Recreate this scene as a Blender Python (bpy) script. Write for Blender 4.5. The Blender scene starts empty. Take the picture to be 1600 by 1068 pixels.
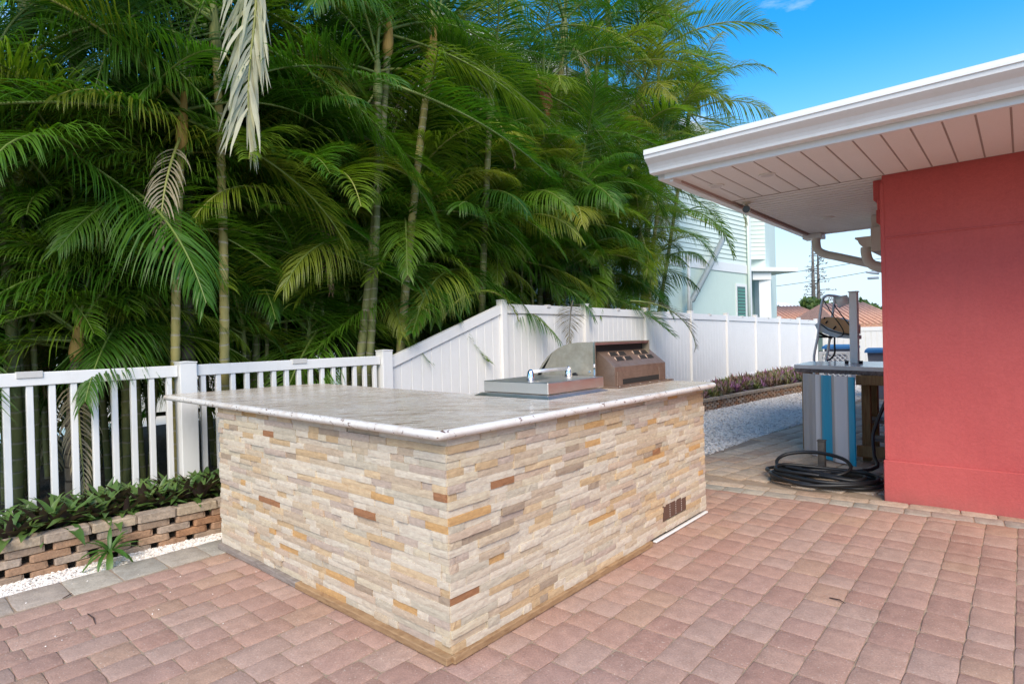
import bpy, math, random
from mathutils import Vector, Matrix, Euler, noise
R = math.radians
rnd = random.Random(7)
SC = bpy.context.scene
COL = SC.collection

# ---------------------------------------------------------------- camera
F_PX, PITCH, ROLL, YAW, CAM_H = 914.6, R(-0.40), R(-1.45), R(41.15), 1.30
_M = Matrix(((1, 0, 0), (0, math.cos(PITCH), math.sin(PITCH)), (0, -math.sin(PITCH), math.cos(PITCH))))
_R = Matrix(((math.cos(ROLL), 0, math.sin(ROLL)), (0, 1, 0), (-math.sin(ROLL), 0, math.cos(ROLL))))
_Y = Matrix(((math.cos(YAW), math.sin(YAW), 0), (-math.sin(YAW), math.cos(YAW), 0), (0, 0, 1)))
W2C = _R @ _M @ _Y                       # rows: right, forward, up
CAM = Vector((0, 0, CAM_H))
cam_data = bpy.data.cameras.new("camera")
cam = bpy.data.objects.new("camera", cam_data); COL.objects.link(cam)
right, fwd, up = W2C[0], W2C[1], W2C[2]
m = Matrix((right, up, -fwd)).transposed().to_4x4(); m.translation = CAM
cam.matrix_world = m
cam_data.sensor_width = 36; cam_data.lens = F_PX / 1600 * 36
cam_data.clip_start = 0.05; cam_data.clip_end = 2000
SC.camera = cam

# ---------------------------------------------------------------- sky, sun, exposure
SUN_EL, SUN_AZ = 43, 138          # azimuth of the sun, measured clockwise from +Y
w = bpy.data.worlds.new("World"); SC.world = w; w.use_nodes = True
nt = w.node_tree; nt.nodes.clear()
def N(nt, t, **k):
    n = nt.nodes.new(t)
    for a, b in k.items():
        setattr(n, a, b)
    return n
out = N(nt, 'ShaderNodeOutputWorld'); bg = N(nt, 'ShaderNodeBackground')
sky = N(nt, 'ShaderNodeTexSky', sky_type='NISHITA')
sky.sun_disc = False; sky.sun_elevation = R(SUN_EL); sky.sun_rotation = R(SUN_AZ)
sky.air_density = 1.2; sky.dust_density = 0.6; sky.ozone_density = 2.0
hs = N(nt, 'ShaderNodeHueSaturation'); hs.inputs['Saturation'].default_value = 1.53; hs.inputs['Value'].default_value = 1.25
nt.links.new(sky.outputs[0], hs.inputs['Color'])
tc = N(nt, 'ShaderNodeTexCoord'); mp = N(nt, 'ShaderNodeMapping'); mp.inputs['Scale'].default_value = (1.6, 1.6, 5.5)
nz = N(nt, 'ShaderNodeTexNoise'); nz.inputs['Scale'].default_value = 2.2; nz.inputs['Detail'].default_value = 8; nz.inputs['Roughness'].default_value = 0.6
cr = N(nt, 'ShaderNodeValToRGB'); cr.color_ramp.elements[0].position = 0.58; cr.color_ramp.elements[1].position = 0.86
mx = N(nt, 'ShaderNodeMix', data_type='RGBA'); mx.inputs['B'].default_value = (5.6, 5.9, 6.2, 1)
nt.links.new(tc.outputs['Generated'], mp.inputs[0]); nt.links.new(mp.outputs[0], nz.inputs['Vector'])
nt.links.new(nz.outputs['Fac'], cr.inputs[0])
nt.links.new(cr.outputs[0], mx.inputs['Factor'])
sep = N(nt, 'ShaderNodeSeparateXYZ'); nt.links.new(tc.outputs['Generated'], sep.inputs[0])
hr = N(nt, 'ShaderNodeMapRange', interpolation_type='SMOOTHSTEP'); hr.inputs['From Min'].default_value = -0.02; hr.inputs['From Max'].default_value = 0.42; hr.inputs['To Min'].default_value = 0.95; hr.inputs['To Max'].default_value = 0.0
nt.links.new(sep.outputs[2], hr.inputs[0])
hm = N(nt, 'ShaderNodeMix', data_type='RGBA'); hm.inputs['B'].default_value = (3.3, 4.2, 5.3, 1)     # pale haze low in the sky
nt.links.new(hr.outputs[0], hm.inputs['Factor']); nt.links.new(hs.outputs[0], hm.inputs['A'])
nt.links.new(hm.outputs['Result'], mx.inputs['A']); nt.links.new(mx.outputs['Result'], bg.inputs[0])
bg.inputs[1].default_value = 0.15
nt.links.new(bg.outputs[0], out.inputs[0])
sl = bpy.data.lights.new("sun", 'SUN'); so = bpy.data.objects.new("sun", sl); COL.objects.link(so)
sd = Vector((math.sin(R(SUN_AZ)) * math.cos(R(SUN_EL)), math.cos(R(SUN_AZ)) * math.cos(R(SUN_EL)), math.sin(R(SUN_EL))))
so.rotation_euler = sd.to_track_quat('Z', 'Y').to_euler(); so.location = sd * 20
sl.energy = 2.8; sl.angle = R(40); sl.color = (1.0, 0.87, 0.68)
SC.view_settings.view_transform = 'Standard'; SC.view_settings.look = 'None'
SC.view_settings.exposure = 0.62; SC.view_settings.gamma = 1
SC.view_settings.use_curve_mapping = False
SC.cycles.max_bounces = 8; SC.cycles.diffuse_bounces = 4; SC.cycles.transparent_max_bounces = 8

# ---------------------------------------------------------------- helpers
def ray(x, y):
    return W2C.transposed() @ Vector(((x - 800) / F_PX, 1, -(y - 534) / F_PX))
def at(x, y, X=None, Y=None, Z=None):
    """photo pixel -> point on the plane x=X, y=Y or z=Z"""
    d = ray(x, y)
    t = (X - CAM.x) / d.x if X is not None else (Y - CAM.y) / d.y if Y is not None else (Z - CAM.z) / d.z
    return CAM + d * t
class MB:
    def __init__(s): s.v = []; s.f = []; s.mi = []; s.r = []; s.sm = []
    def face(s, idx, mi=0, r=0.0, smooth=False): s.f.append(idx); s.mi.append(mi); s.r.append(r); s.sm.append(smooth)
    def box(s, a, b, mi=0, r=0.0, bev=0.0):
        (x0, y0, z0), (x1, y1, z1) = a, b
        n = len(s.v)
        if bev <= 0:
            s.v += [(x0, y0, z0), (x1, y0, z0), (x1, y1, z0), (x0, y1, z0), (x0, y0, z1), (x1, y0, z1), (x1, y1, z1), (x0, y1, z1)]
            for q in ((0, 3, 2, 1), (4, 5, 6, 7), (0, 1, 5, 4), (1, 2, 6, 5), (2, 3, 7, 6), (3, 0, 4, 7)):
                s.face([n + i for i in q], mi, r)
        else:
            lo, hi = (x0, y0, z0), (x1, y1, z1); idx = {}
            for cx in (0, 1):
                for cy in (0, 1):
                    for cz in (0, 1):
                        c = [hi[i] if k else lo[i] for i, k in enumerate((cx, cy, cz))]
                        sg = [-1 if k else 1 for k in (cx, cy, cz)]
                        for ax in range(3):
                            p = [c[i] + (0 if i == ax else sg[i] * bev) for i in range(3)]
                            idx[(cx, cy, cz, ax)] = len(s.v); s.v.append(tuple(p))
            def fc(l):
                s.face([idx[k] for k in l], mi, r)
            for ax in range(3):
                o = [i for i in range(3) if i != ax]
                for side in (0, 1):
                    def key(a_, b_):
                        k = [0, 0, 0]; k[ax] = side; k[o[0]] = a_; k[o[1]] = b_
                        return (*k, ax)
                    fc([key(0, 0), key(1, 0), key(1, 1), key(0, 1)] if (side ^ (ax == 1)) else [key(0, 1), key(1, 1), key(1, 0), key(0, 0)])
                for a_ in (0, 1):
                    for b_ in (0, 1):
                        def kk(s_, axx):
                            k = [0, 0, 0]; k[ax] = s_; k[o[0]] = a_; k[o[1]] = b_
                            return (*k, axx)
                        q = [kk(0, o[0]), kk(1, o[0]), kk(1, o[1]), kk(0, o[1])]
                        if (a_ ^ b_) ^ (ax == 1): q = q[::-1]
                        fc(q)
            for cx in (0, 1):
                for cy in (0, 1):
                    for cz in (0, 1):
                        q = [(cx, cy, cz, 0), (cx, cy, cz, 1), (cx, cy, cz, 2)]
                        if not ((cx + cy + cz) % 2): q = q[::-1]
                        fc(q)
        return s
    def tube(s, pts, rad, n=8, mi=0, r=0.0, cap=True, smooth=True):
        pts = [Vector(p) for p in pts]
        rr = rad if isinstance(rad, (list, tuple)) else [rad] * len(pts)
        base = len(s.v); t0 = (pts[1] - pts[0]).normalized()
        u = t0.orthogonal().normalized()
        for i, p in enumerate(pts):
            t = (pts[min(i + 1, len(pts) - 1)] - pts[max(i - 1, 0)]).normalized()
            u = (u - t * u.dot(t)).normalized(); v = t.cross(u)
            for k in range(n):
                a = 2 * math.pi * k / n
                s.v.append(tuple(p + (u * math.cos(a) + v * math.sin(a)) * rr[i]))
        for i in range(len(pts) - 1):
            for k in range(n):
                a = base + i * n + k; b = base + i * n + (k + 1) % n
                s.face([a, b, b + n, a + n], mi, r, smooth)
        if cap:
            s.face([base + k for k in range(n)][::-1], mi, r)
            s.face([base + (len(pts) - 1) * n + k for k in range(n)], mi, r)
        return s
    def prism(s, prof, a, b, frame, mi=0, r=0.0, cap=True):
        """extrude 2D profile [(u,v)] from point a to b; frame = (U, V) vectors"""
        U, V = Vector(frame[0]), Vector(frame[1]); n = len(prof); base = len(s.v)
        for P in (Vector(a), Vector(b)):
            for (u, v) in prof: s.v.append(tuple(P + U * u + V * v))
        for k in range(n):
            s.face([base + k, base + (k + 1) % n, base + n + (k + 1) % n, base + n + k], mi, r)
        if cap:
            s.face([base + k for k in range(n)][::-1], mi, r); s.face([base + n + k for k in range(n)], mi, r)
        return s
    def poly(s, pts, z0, z1, mi=0, r=0.0):
        n = len(pts); b = len(s.v)
        s.v += [(p[0], p[1], z0) for p in pts] + [(p[0], p[1], z1) for p in pts]
        s.face([b + k for k in range(n)][::-1], mi, r); s.face([b + n + k for k in range(n)], mi, r)
        for k in range(n): s.face([b + k, b + (k + 1) % n, b + n + (k + 1) % n, b + n + k], mi, r)
        return s
    def mesh(s, name, mats):
        me = bpy.data.meshes.new(name); me.from_pydata(s.v, [], s.f)
        for mt in (mats if isinstance(mats, (list, tuple)) else [mats]): me.materials.append(mt)
        me.polygons.foreach_set('material_index', s.mi); me.polygons.foreach_set('use_smooth', s.sm)
        if any(s.r):
            at_ = me.attributes.new('rnd', 'FLOAT', 'FACE'); at_.data.foreach_set('value', s.r)
        me.update(); return me
    def build(s, name, mats, parent=None, fix=True):
        o = bpy.data.objects.new(name, s.mesh(name, mats)); COL.objects.link(o)
        if fix:
            import bmesh
            bm = bmesh.new(); bm.from_mesh(o.data); bmesh.ops.recalc_face_normals(bm, faces=bm.faces); bm.to_mesh(o.data); bm.free()
        if parent is not None:
            o.parent = parent
            wl = Vector(parent.location)
            if parent.parent: wl = wl + Vector(parent.parent.location)
            if parent.get('_mesh_at_origin'): wl = Vector((0, 0, 0))
            o.location = -wl
            o['_mesh_at_origin'] = 1
        else:
            o['_mesh_at_origin'] = 1
        return o
def inst(name, me, parent, M):
    """object sharing mesh me, placed at world matrix M under parent"""
    o = bpy.data.objects.new(name, me); COL.objects.link(o)
    if parent is not None:
        o.parent = parent
        pl = Vector(parent.location)
        if parent.get('_mesh_at_origin') and parent.parent: pl = Vector((0, 0, 0))
        M = Matrix.Translation(-pl) @ M
    o.matrix_local = M
    return o
def tag(o, label=None, cat=None, group=None, kind=None):
    if label: o['label'] = label
    if cat: o['category'] = cat
    if group: o['group'] = group
    if kind: o['kind'] = kind
    return o
def thing(name, loc, label, cat, group=None):
    o = bpy.data.objects.new(name, None); COL.objects.link(o); o.location = loc; o.empty_display_size = 0.2
    return tag(o, label, cat, group)

# ---------------------------------------------------------------- materials
def mat(name, color=(.5, .5, .5), rough=.6, metal=0, spec=None):
    m_ = bpy.data.materials.new(name); m_.use_nodes = True
    b = m_.node_tree.nodes['Principled BSDF']
    b.inputs['Base Color'].default_value = (*color, 1); b.inputs['Roughness'].default_value = rough; b.inputs['Metallic'].default_value = metal
    if spec is not None: b.inputs['Specular IOR Level'].default_value = spec
    return m_
class G:
    """small node-graph helper around a Principled material"""
    def __init__(s, m_): s.m = m_; s.t = m_.node_tree; s.b = s.t.nodes['Principled BSDF']
    def n(s, t, ins=None, **k):
        x = s.t.nodes.new(t)
        for a, b in k.items(): setattr(x, a, b)
        for a, b in (ins or {}).items():
            if hasattr(b, 'is_linked') or isinstance(b, bpy.types.NodeSocket): s.t.links.new(b, x.inputs[a])
            else: x.inputs[a].default_value = b
        return x
    def link(s, a, b): s.t.links.new(a, b)
    def pos(s, scale=(1, 1, 1), rot=(0, 0, 0), obj=False):
        if obj: src = s.n('ShaderNodeTexCoord').outputs['Object']
        else: src = s.n('ShaderNodeNewGeometry').outputs['Position']
        mp_ = s.n('ShaderNodeMapping', {'Vector': src, 'Scale': scale, 'Rotation': rot}); return mp_.outputs[0]
    def noise(s, vec, scale, detail=4, rough=.55, dist=0): 
        return s.n('ShaderNodeTexNoise', {'Vector': vec, 'Scale': scale, 'Detail': detail, 'Roughness': rough, 'Distortion': dist}).outputs['Fac']
    def ramp(s, fac, stops, interp='LINEAR'):
        r_ = s.n('ShaderNodeValToRGB', {'Fac': fac}); e = r_.color_ramp; e.interpolation = interp
        while len(e.elements) > 1: e.elements.remove(e.elements[-1])
        for i, (p, c) in enumerate(stops):
            el = e.elements[0] if i == 0 else e.elements.new(p)
            el.position = p; el.color = (*c, 1) if len(c) == 3 else c
        return r_.outputs[0]
    def mix(s, f, a, b, mode='MIX'):
        x = s.n('ShaderNodeMix', data_type='RGBA', blend_type=mode)
        for k, v in (('Factor', f), ('A', a), ('B', b)):
            if isinstance(v, bpy.types.NodeSocket): s.link(v, x.inputs[k])
            elif isinstance(v, tuple): x.inputs[k].default_value = (*v, 1)
            else: x.inputs[k].default_value = v
        return x.outputs['Result']
    def math(s, op, a, b=0.0):
        x = s.n('ShaderNodeMath', operation=op)
        for i, v in enumerate((a, b)):
            if isinstance(v, bpy.types.NodeSocket): s.link(v, x.inputs[i])
            else: x.inputs[i].default_value = v
        return x.outputs[0]
    def rand(s):
        """0..1 per object, or per face of a joined mesh"""
        a = s.n('ShaderNodeObjectInfo').outputs['Random']; b = s.n('ShaderNodeAttribute', attribute_name='rnd').outputs['Fac']
        return s.math('FRACT', s.math('ADD', a, b))
    def color(s, c): s.link(c, s.b.inputs['Base Color'])
    def bump(s, h, strength=.4, dist=.01):
        x = s.n('ShaderNodeBump', {'Height': h, 'Strength': strength, 'Distance': dist}); s.link(x.outputs[0], s.b.inputs['Normal'])
    def rough(s, r_): s.link(r_, s.b.inputs['Roughness'])

def stone_mat(name, stops, interp='CONSTANT', grain=60, streak=(1, 1, 1), dark=.35, bump=.5, rough=.85, spots=None, vmix=.35):
    m_ = mat(name, rough=rough); g = G(m_); p = g.pos()
    base = g.ramp(g.rand(), stops, interp)
    if name == 'paver_concrete_red': base = g.mix(g.ramp(g.noise(p, 1.6, 6, .65), [(.45, (0, 0, 0)), (.75, (.28, .28, .28))]), base, (.25, .155, .11))
    st = g.noise(g.pos(streak), 14, 6, .65, .6)
    c = g.mix(vmix, base, g.ramp(st, [(.3, (.28, .24, .2)), (.5, (.5, .5, .5)), (.7, (.8, .78, .74))]), 'OVERLAY')
    fine = g.noise(p, grain, 5, .7)
    c = g.mix(dark, c, g.ramp(fine, [(.32, (.25, .25, .25)), (.5, (.5, .5, .5)), (.68, (.72, .72, .72))]), 'OVERLAY')
    if spots:
        sp = g.noise(p, spots[0], 2, .5)
        c = g.mix(g.ramp(sp, [(spots[1], (0, 0, 0)), (spots[1] + .05, (1, 1, 1))]), c, spots[2])
    g.color(c); g.bump(g.math('ADD', fine, g.math('MULTIPLY', st, 1.5)), bump, .004)
    return m_

PAVER = stone_mat('paver_concrete_red', [(0, (0.392, 0.237, 0.178)), (.14, (0.414, 0.260, 0.197)), (.28, (0.375, 0.218, 0.165)), (.40, (0.409, 0.269, 0.210)), (.55, (0.390, 0.240, 0.187)), (.68, (0.405, 0.255, 0.180)), (.77, (0.361, 0.215, 0.165)), (.86, (0.398, 0.264, 0.207)), (.94, (0.372, 0.228, 0.176))],
                  grain=130, dark=.45, bump=.55, spots=(110, .655, (.52, .41, .33)), vmix=.26)
PAVER_G = stone_mat('paver_concrete_gray', [(0, (.37, .32, .26)), (.3, (.41, .36, .29)), (.55, (.33, .30, .25)), (.8, (.38, .31, .25))], grain=110, dark=.45, vmix=.4)
PAVER_T = stone_mat('paver_concrete_tan', [(0, (0.464, 0.347, 0.245)), (.2, (0.518, 0.399, 0.294)), (.4, (0.421, 0.294, 0.206)), (.6, (0.529, 0.420, 0.314)), (.8, (0.454, 0.357, 0.265))], grain=90, dark=.5, vmix=.4)
SAND = stone_mat('joint_sand', [(0, (.34, .25, .175))], grain=300, dark=.6)
BASE_CONC = stone_mat('edge_concrete', [(0, (.30, .24, .19))], grain=80)
LEDGER = stone_mat('split_face_stone', [(0, (0.516, 0.412, 0.288)), (.09, (0.585, 0.504, 0.392)), (.2, (0.499, 0.353, 0.200)), (.27, (0.542, 0.454, 0.344)), (.36, (0.482, 0.420, 0.320)), (.44, (0.568, 0.420, 0.256)), (.50, (0.516, 0.395, 0.288)), (.56, (0.611, 0.529, 0.416)), (.66, (0.473, 0.370, 0.264)), (.72, (0.559, 0.470, 0.336)), (.80, (0.525, 0.311, 0.128)), (.835, (0.456, 0.361, 0.288)), (.88, (0.568, 0.496, 0.392)), (.95, (0.344, 0.260, 0.184)), (.975, (0.310, 0.143, 0.064)), (.985, (0.550, 0.445, 0.320))],
                   grain=40, streak=(2.0, 2.0, 7), dark=.16, bump=.35, vmix=.30)
BLOCK = stone_mat('garden_block', [(0, (0.336, 0.200, 0.120)), (.25, (0.376, 0.248, 0.160)), (.5, (0.304, 0.216, 0.152)), (.7, (0.352, 0.272, 0.208)), (.85, (0.320, 0.168, 0.088))], grain=70, dark=.55, vmix=.5)
CAPB = stone_mat('garden_cap_block', [(0, (0.336, 0.264, 0.200)), (.4, (0.368, 0.288, 0.200)), (.7, (0.296, 0.232, 0.168))], grain=70, dark=.5, vmix=.5)
PEB = stone_mat('white_pebble', [(0, (0.783, 0.720, 0.643)), (.35, (0.845, 0.790, 0.720)), (.6, (0.700, 0.630, 0.557)), (.8, (0.824, 0.750, 0.662)), (.93, (0.494, 0.430, 0.384))], grain=60, dark=.2, vmix=.15, rough=.75)
def ground_gravel():
    m_ = mat('gravel_ground', rough=.9); g = G(m_); p = g.pos()
    v = g.n('ShaderNodeTexVoronoi', {'Vector': p, 'Scale': 42}); 
    c = g.ramp(g.n('ShaderNodeSeparateColor', {0: v.outputs['Color']}).outputs[0], [(0, (.80, .79, .76)), (.6, (.72, .70, .67)), (.9, (.60, .56, .52))])
    c = g.mix(g.ramp(v.outputs['Distance'], [(.35, (0, 0, 0)), (.75, (1, 1, 1))]), c, (.42, .39, .36)); g.color(c)
    g.bump(g.math('SUBTRACT', 1.0, v.outputs['Distance']), .8, .012); return m_
GRAVEL = ground_gravel()
def soil():
    m_ = mat('bed_soil', rough=.95); g = G(m_); g.color(g.ramp(g.noise(g.pos(), 40, 6), [(.3, (.025, .018, .012)), (.7, (.10, .07, .045))])); g.bump(g.noise(g.pos(), 60, 6), 1, .03); return m_
SOIL = soil()
def grassm():
    m_ = mat('lawn', rough=.95); g = G(m_); g.color(g.ramp(g.noise(g.pos(), 6, 8), [(.3, (.035, .06, .02)), (.7, (.11, .12, .05))])); g.bump(g.noise(g.pos(), 40, 6), 1, .03); return m_
LAWN = grassm()
def granite():
    m_ = mat('granite', rough=.2); g = G(m_)
    pv = g.pos((9.0, 1.1, 6), (0, 0, R(-45))) ; pv = g.pos((1, 1, 1), (0, 0, R(-50)))
    st = g.n('ShaderNodeMapping', {'Vector': pv, 'Scale': (1.0, 9, 5)}).outputs[0]
    a = g.noise(st, 3.2, 9, .68, .9); b = g.noise(st, 9, 6, .7, 1.2)
    c = g.ramp(a, [(.34, (.15, .09, .06)), (.41, (.36, .25, .17)), (.46, (.60, .50, .38)), (.51, (.70, .63, .53)), (.55, (.40, .30, .22)), (.59, (.64, .56, .45)), (.66, (.76, .71, .64))])
    c = g.mix(.45, c, g.ramp(b, [(.3, (.25, .2, .17)), (.5, (.5, .5, .5)), (.7, (.85, .83, .8))]), 'OVERLAY')
    sp = g.noise(g.pos((1, 1, 1)), 26, 5, .75, .5)
    c = g.mix(g.ramp(sp, [(.655, (0, 0, 0)), (.70, (1, 1, 1))]), c, (.10, .045, .04))
    bl = g.noise(g.pos(), 4, 3)
    c = g.mix(g.ramp(bl, [(.5, (0, 0, 0)), (.75, (.6, .6, .6))]), c, (.72, .67, .60))
    g.color(c); g.rough(g.ramp(sp, [(.3, (.16, .16, .16)), (.7, (.32, .32, .32))])); return m_
GRANITE = granite()
def edge_granite():
    m_ = mat('granite_edge', rough=.2); g = G(m_); p = g.pos((1, 1, 1), (0, 0, R(-20)))
    a = g.noise(p, 7, 6, .6, .8); c = g.ramp(a, [(.26, (.30, .20, .17)), (.36, (.60, .52, .45)), (.50, (.70, .66, .61)), (.8, (.76, .73, .69))])
    sp = g.noise(g.pos((1, 1, 1.6)), 24, 4, .7, 1); c = g.mix(g.ramp(sp, [(.60, (0, 0, 0)), (.64, (1, 1, 1))]), c, (.15, .08, .06)); g.color(c); return m_
GRANITE_E = edge_granite()
def steel(name, col, rough, streak=(60, 2, 60), var=.12, dirt=None):
    m_ = mat(name, col, rough, 1.0); g = G(m_)
    n1 = g.noise(g.pos(streak), 6, 4, .6); n2 = g.noise(g.pos(), 9, 6, .7)
    c = g.mix(var * 2, col, g.ramp(n1, [(.3, (.2, .2, .2)), (.7, (.8, .8, .8))]), 'OVERLAY')
    if dirt: c = g.mix(g.ramp(n2, [(.42, (0, 0, 0)), (.75, (.85, .85, .85))]), c, dirt)
    g.color(c); g.rough(g.ramp(n2, [(.3, (rough, rough, rough)), (.7, (rough + .15,) * 3)])); return m_
STEEL = steel('brushed_steel', (.72, .66, .59), .32)
STEEL_D = steel('weathered_reflect_steel', (.33, .235, .18), .42, dirt=(.19, .12, .085)); STEEL_D.node_tree.nodes['Principled BSDF'].inputs['Metallic'].default_value = .65  # brown base colour stands in for the reflected surroundings
STEEL_O = steel('hood_steel', (.46, .41, .32), .40, streak=(4, 40, 4), dirt=(.34, .29, .21)); STEEL_O.node_tree.nodes['Principled BSDF'].inputs['Metallic'].default_value = .7
CHROME = mat('chrome', (.8, .8, .82), .08, 1)
GALV = steel('grey_aluminium', (.84, .82, .80), .4); GALV.node_tree.nodes['Principled BSDF'].inputs['Metallic'].default_value = .15
BLACK = mat('black_rubber', (.012, .012, .013), .45)
DARK = mat('cavity_shade', (.02, .017, .015), .8)  # near-black paint standing in for the shade inside openings
def plastic(name, col, rough=.35, wear=.09, bump=.08):
    m_ = mat(name, col, rough); g = G(m_); n1 = g.noise(g.pos(), 1.7, 6, .65); n2 = g.noise(g.pos((1, 1, .25)), 22, 5, .7)
    c = g.mix(1.0, col, g.ramp(n1, [(.3, (1 - wear,) * 3), (.7, (1, 1, 1))]), 'MULTIPLY')
    c = g.mix(1.0, c, g.ramp(n2, [(.25, (1 - wear, 1 - wear, 1 - 1.3 * wear)), (.5, (1, 1, 1))]), 'MULTIPLY')
    g.color(c); g.bump(n2, bump, .003); return m_
VINYL = plastic('white_vinyl', (.82, .81, .79), .38, .06)
GUTTER = plastic('white_painted_metal', (.80, .80, .79), .33, .05)
TRIMW = plastic('white_trim', (.78, .78, .77), .5)
def soffit_mat():
    m_ = mat('soffit_vinyl', rough=.5); g = G(m_); v = g.n('ShaderNodeTexVoronoi', {'Vector': g.pos(), 'Scale': 150})
    c = g.mix(g.ramp(v.outputs['Distance'], [(.12, (.35, .35, .35)), (.3, (0, 0, 0))]), (.86, .84, .80), (.52, .48, .45))
    g.color(g.mix(g.math('MULTIPLY', g.noise(g.pos(), 3, 5), .15), c, (.55, .47, .4))); return m_
SOFFIT = soffit_mat()
SOFFIT_P = plastic('soffit_plain', (.86, .84, .80), .5)
GROOVE = mat('soffit_groove', (.40, .34, .31), .8)
def coral():
    m_ = mat('coral_stucco', rough=.8); g = G(m_); a = g.noise(g.pos(), 60, 8, .75); b = g.noise(g.pos(), 1.3, 6, .6)
    c = g.ramp(b, [(.3, (.52, .088, .082)), (.7, (.58, .112, .100))]); c = g.mix(.25, c, g.ramp(a, [(.3, (.3, .3, .3)), (.7, (.7, .7, .7))]), 'OVERLAY')
    z = g.n('ShaderNodeSeparateXYZ', {0: g.pos()}).outputs[2]
    dirt = g.math('MULTIPLY', g.ramp(z, [(.0, (.55, .55, .55)), (.12, (.12, .12, .12)), (.3, (0, 0, 0))]), g.noise(g.pos(), 9, 6, .7)); c = g.mix(dirt, c, (.22, .12, .09))
    st = g.noise(g.pos((1, 1, .12)), 5, 6, .7); c = g.mix(g.ramp(st, [(.5, (0, 0, 0)), (.8, (.35, .35, .35))]), c, (.40, .075, .07))
    g.color(c); g.bump(g.math('ADD', a, g.noise(g.pos(), 14, 4)), .5, .007); return m_
CORAL = coral()
def woodm(name, c1, c2, sc=(1, 1, 1), scale=6):
    m_ = mat(name, rough=.75); g = G(m_); a = g.noise(g.pos(sc), scale, 7, .65, .8)
    g.color(g.ramp(a, [(.3, c1), (.7, c2)])); g.bump(a, .4, .004); return m_
WOOD_P = woodm('treated_post', (.20, .105, .035), (.38, .23, .09), (9, 9, .8))
WOOD_B = woodm('base_board_brown', (.22, .12, .055), (.42, .27, .14), (2, 2, 14))
WOOD_G = woodm('base_board_grey', (.16, .13, .11), (.34, .29, .25), (2, 2, 14))
def leaf_mat(name, stops, rough=.38, trans=.25, under=None, spec=.5):
    m_ = mat(name, rough=rough, spec=spec); g = G(m_)
    c = g.ramp(g.rand(), stops)
    n1 = g.noise(g.pos(), 5, 3); c = g.mix(.5, c, g.ramp(n1, [(.3, (.35, .35, .35)), (.7, (.65, .65, .62))]), 'OVERLAY')
    if under: c = g.mix(g.n('ShaderNodeNewGeometry').outputs['Backfacing'], c, under)
    g.color(c)
    tr = g.n('ShaderNodeBsdfTranslucent'); g.link(g.mix(1.0, c, (1.5, 1.7, .7), 'MULTIPLY'), tr.inputs[0])
    ms = g.n('ShaderNodeMixShader', {0: trans}); o = [x for x in g.t.nodes if x.type == 'OUTPUT_MATERIAL'][0]
    g.link(g.b.outputs[0], ms.inputs[1]); g.link(tr.outputs[0], ms.inputs[2]); g.link(ms.outputs[0], o.inputs[0])
    return m_
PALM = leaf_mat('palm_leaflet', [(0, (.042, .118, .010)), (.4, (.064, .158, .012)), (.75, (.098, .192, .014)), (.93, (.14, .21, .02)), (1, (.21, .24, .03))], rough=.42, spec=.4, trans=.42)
PALM_Y = leaf_mat('palm_leaflet_light', [(0, (.11, .19, .015)), (.5, (.17, .23, .02)), (1, (.28, .28, .04))], trans=.5, rough=.42, spec=.4)  # lighter yellow copy; its larger share at the right end paints in sunlight
PALM_D = leaf_mat('palm_leaflet_dry', [(0, (.24, .19, .11)), (.5, (.34, .30, .21)), (1, (.26, .13, .06))], rough=.6, trans=.2)
PALM_W = leaf_mat('palm_leaflet_pale', [(0, (.40, .40, .24)), (1, (.48, .46, .33))], rough=.5, trans=.25)
PALM_GRY = leaf_mat('palm_leaflet_grey', [(0, (.13, .12, .09)), (1, (.18, .16, .12))], rough=.6, trans=.2)
RACHIS = mat('frond_stalk', (.14, .19, .04), .45)
RACHIS_Y = mat('frond_stalk_pale', (.26, .27, .07), .5)
ROSE = leaf_mat('rosette_leaf', [(0, (.055, .115, .025)), (.5, (.08, .15, .03)), (1, (.11, .17, .04))], rough=.4, trans=.15, under=(.085, .050, .045))
PURP = leaf_mat('purple_leaf', [(0, (.20, .09, .11)), (.16, (.16, .17, .05)), (.38, (.15, .18, .05)), (.52, (.22, .10, .09)), (.66, (.19, .19, .06)), (.84, (.20, .09, .10)), (.93, (.34, .14, .30)), (1, (.17, .08, .08))], rough=.5, trans=.15)
SPIKE = leaf_mat('strap_leaf', [(0, (.05, .13, .02)), (1, (.09, .17, .03))], rough=.4, trans=.2)
def trunk_mat(name, stops, ring=(.30, .27, .2)):
    m_ = mat(name, rough=.7); g = G(m_); p = g.pos()
    z = g.n('ShaderNodeSeparateXYZ', {0: p}).outputs[2]
    zz = g.math('ADD', g.math('MULTIPLY', z, 9.0), g.math('MULTIPLY', g.noise(p, 3, 2), .8))
    f = g.math('FRACT', zz)
    c = g.ramp(g.noise(g.pos((1, 1, .4)), 7, 6, .65, .5), stops)
    c = g.mix(g.ramp(f, [(0, (1, 1, 1)), (.08, (.6, .6, .6)), (.14, (0, 0, 0)), (.93, (0, 0, 0)), (1, (.6, .6, .6))]), c, ring)
    g.color(c); g.bump(g.ramp(f, [(0, (0, 0, 0)), (.12, (1, 1, 1))]), .6, .01); return m_
TR_G = trunk_mat('green_trunk', [(.3, (.07, .09, .025)), (.7, (.19, .19, .06))])
TR_Y = trunk_mat('yellow_trunk', [(.3, (.22, .20, .06)), (.7, (.36, .30, .10))], (.46, .42, .32))
TR_B = trunk_mat('brown_trunk', [(.3, (.10, .08, .055)), (.7, (.22, .19, .15))], (.05, .04, .03))
SHAFT = woodm('crownshaft', (.10, .14, .04), (.26, .27, .09), (8, 8, .6))
SHAFT_Y = woodm('crownshaft_orange', (.36, .22, .06), (.52, .33, .10), (8, 8, .6))
MINT = plastic('mint_stucco', (.60, .71, .63), .8, .06, .3)
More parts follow.
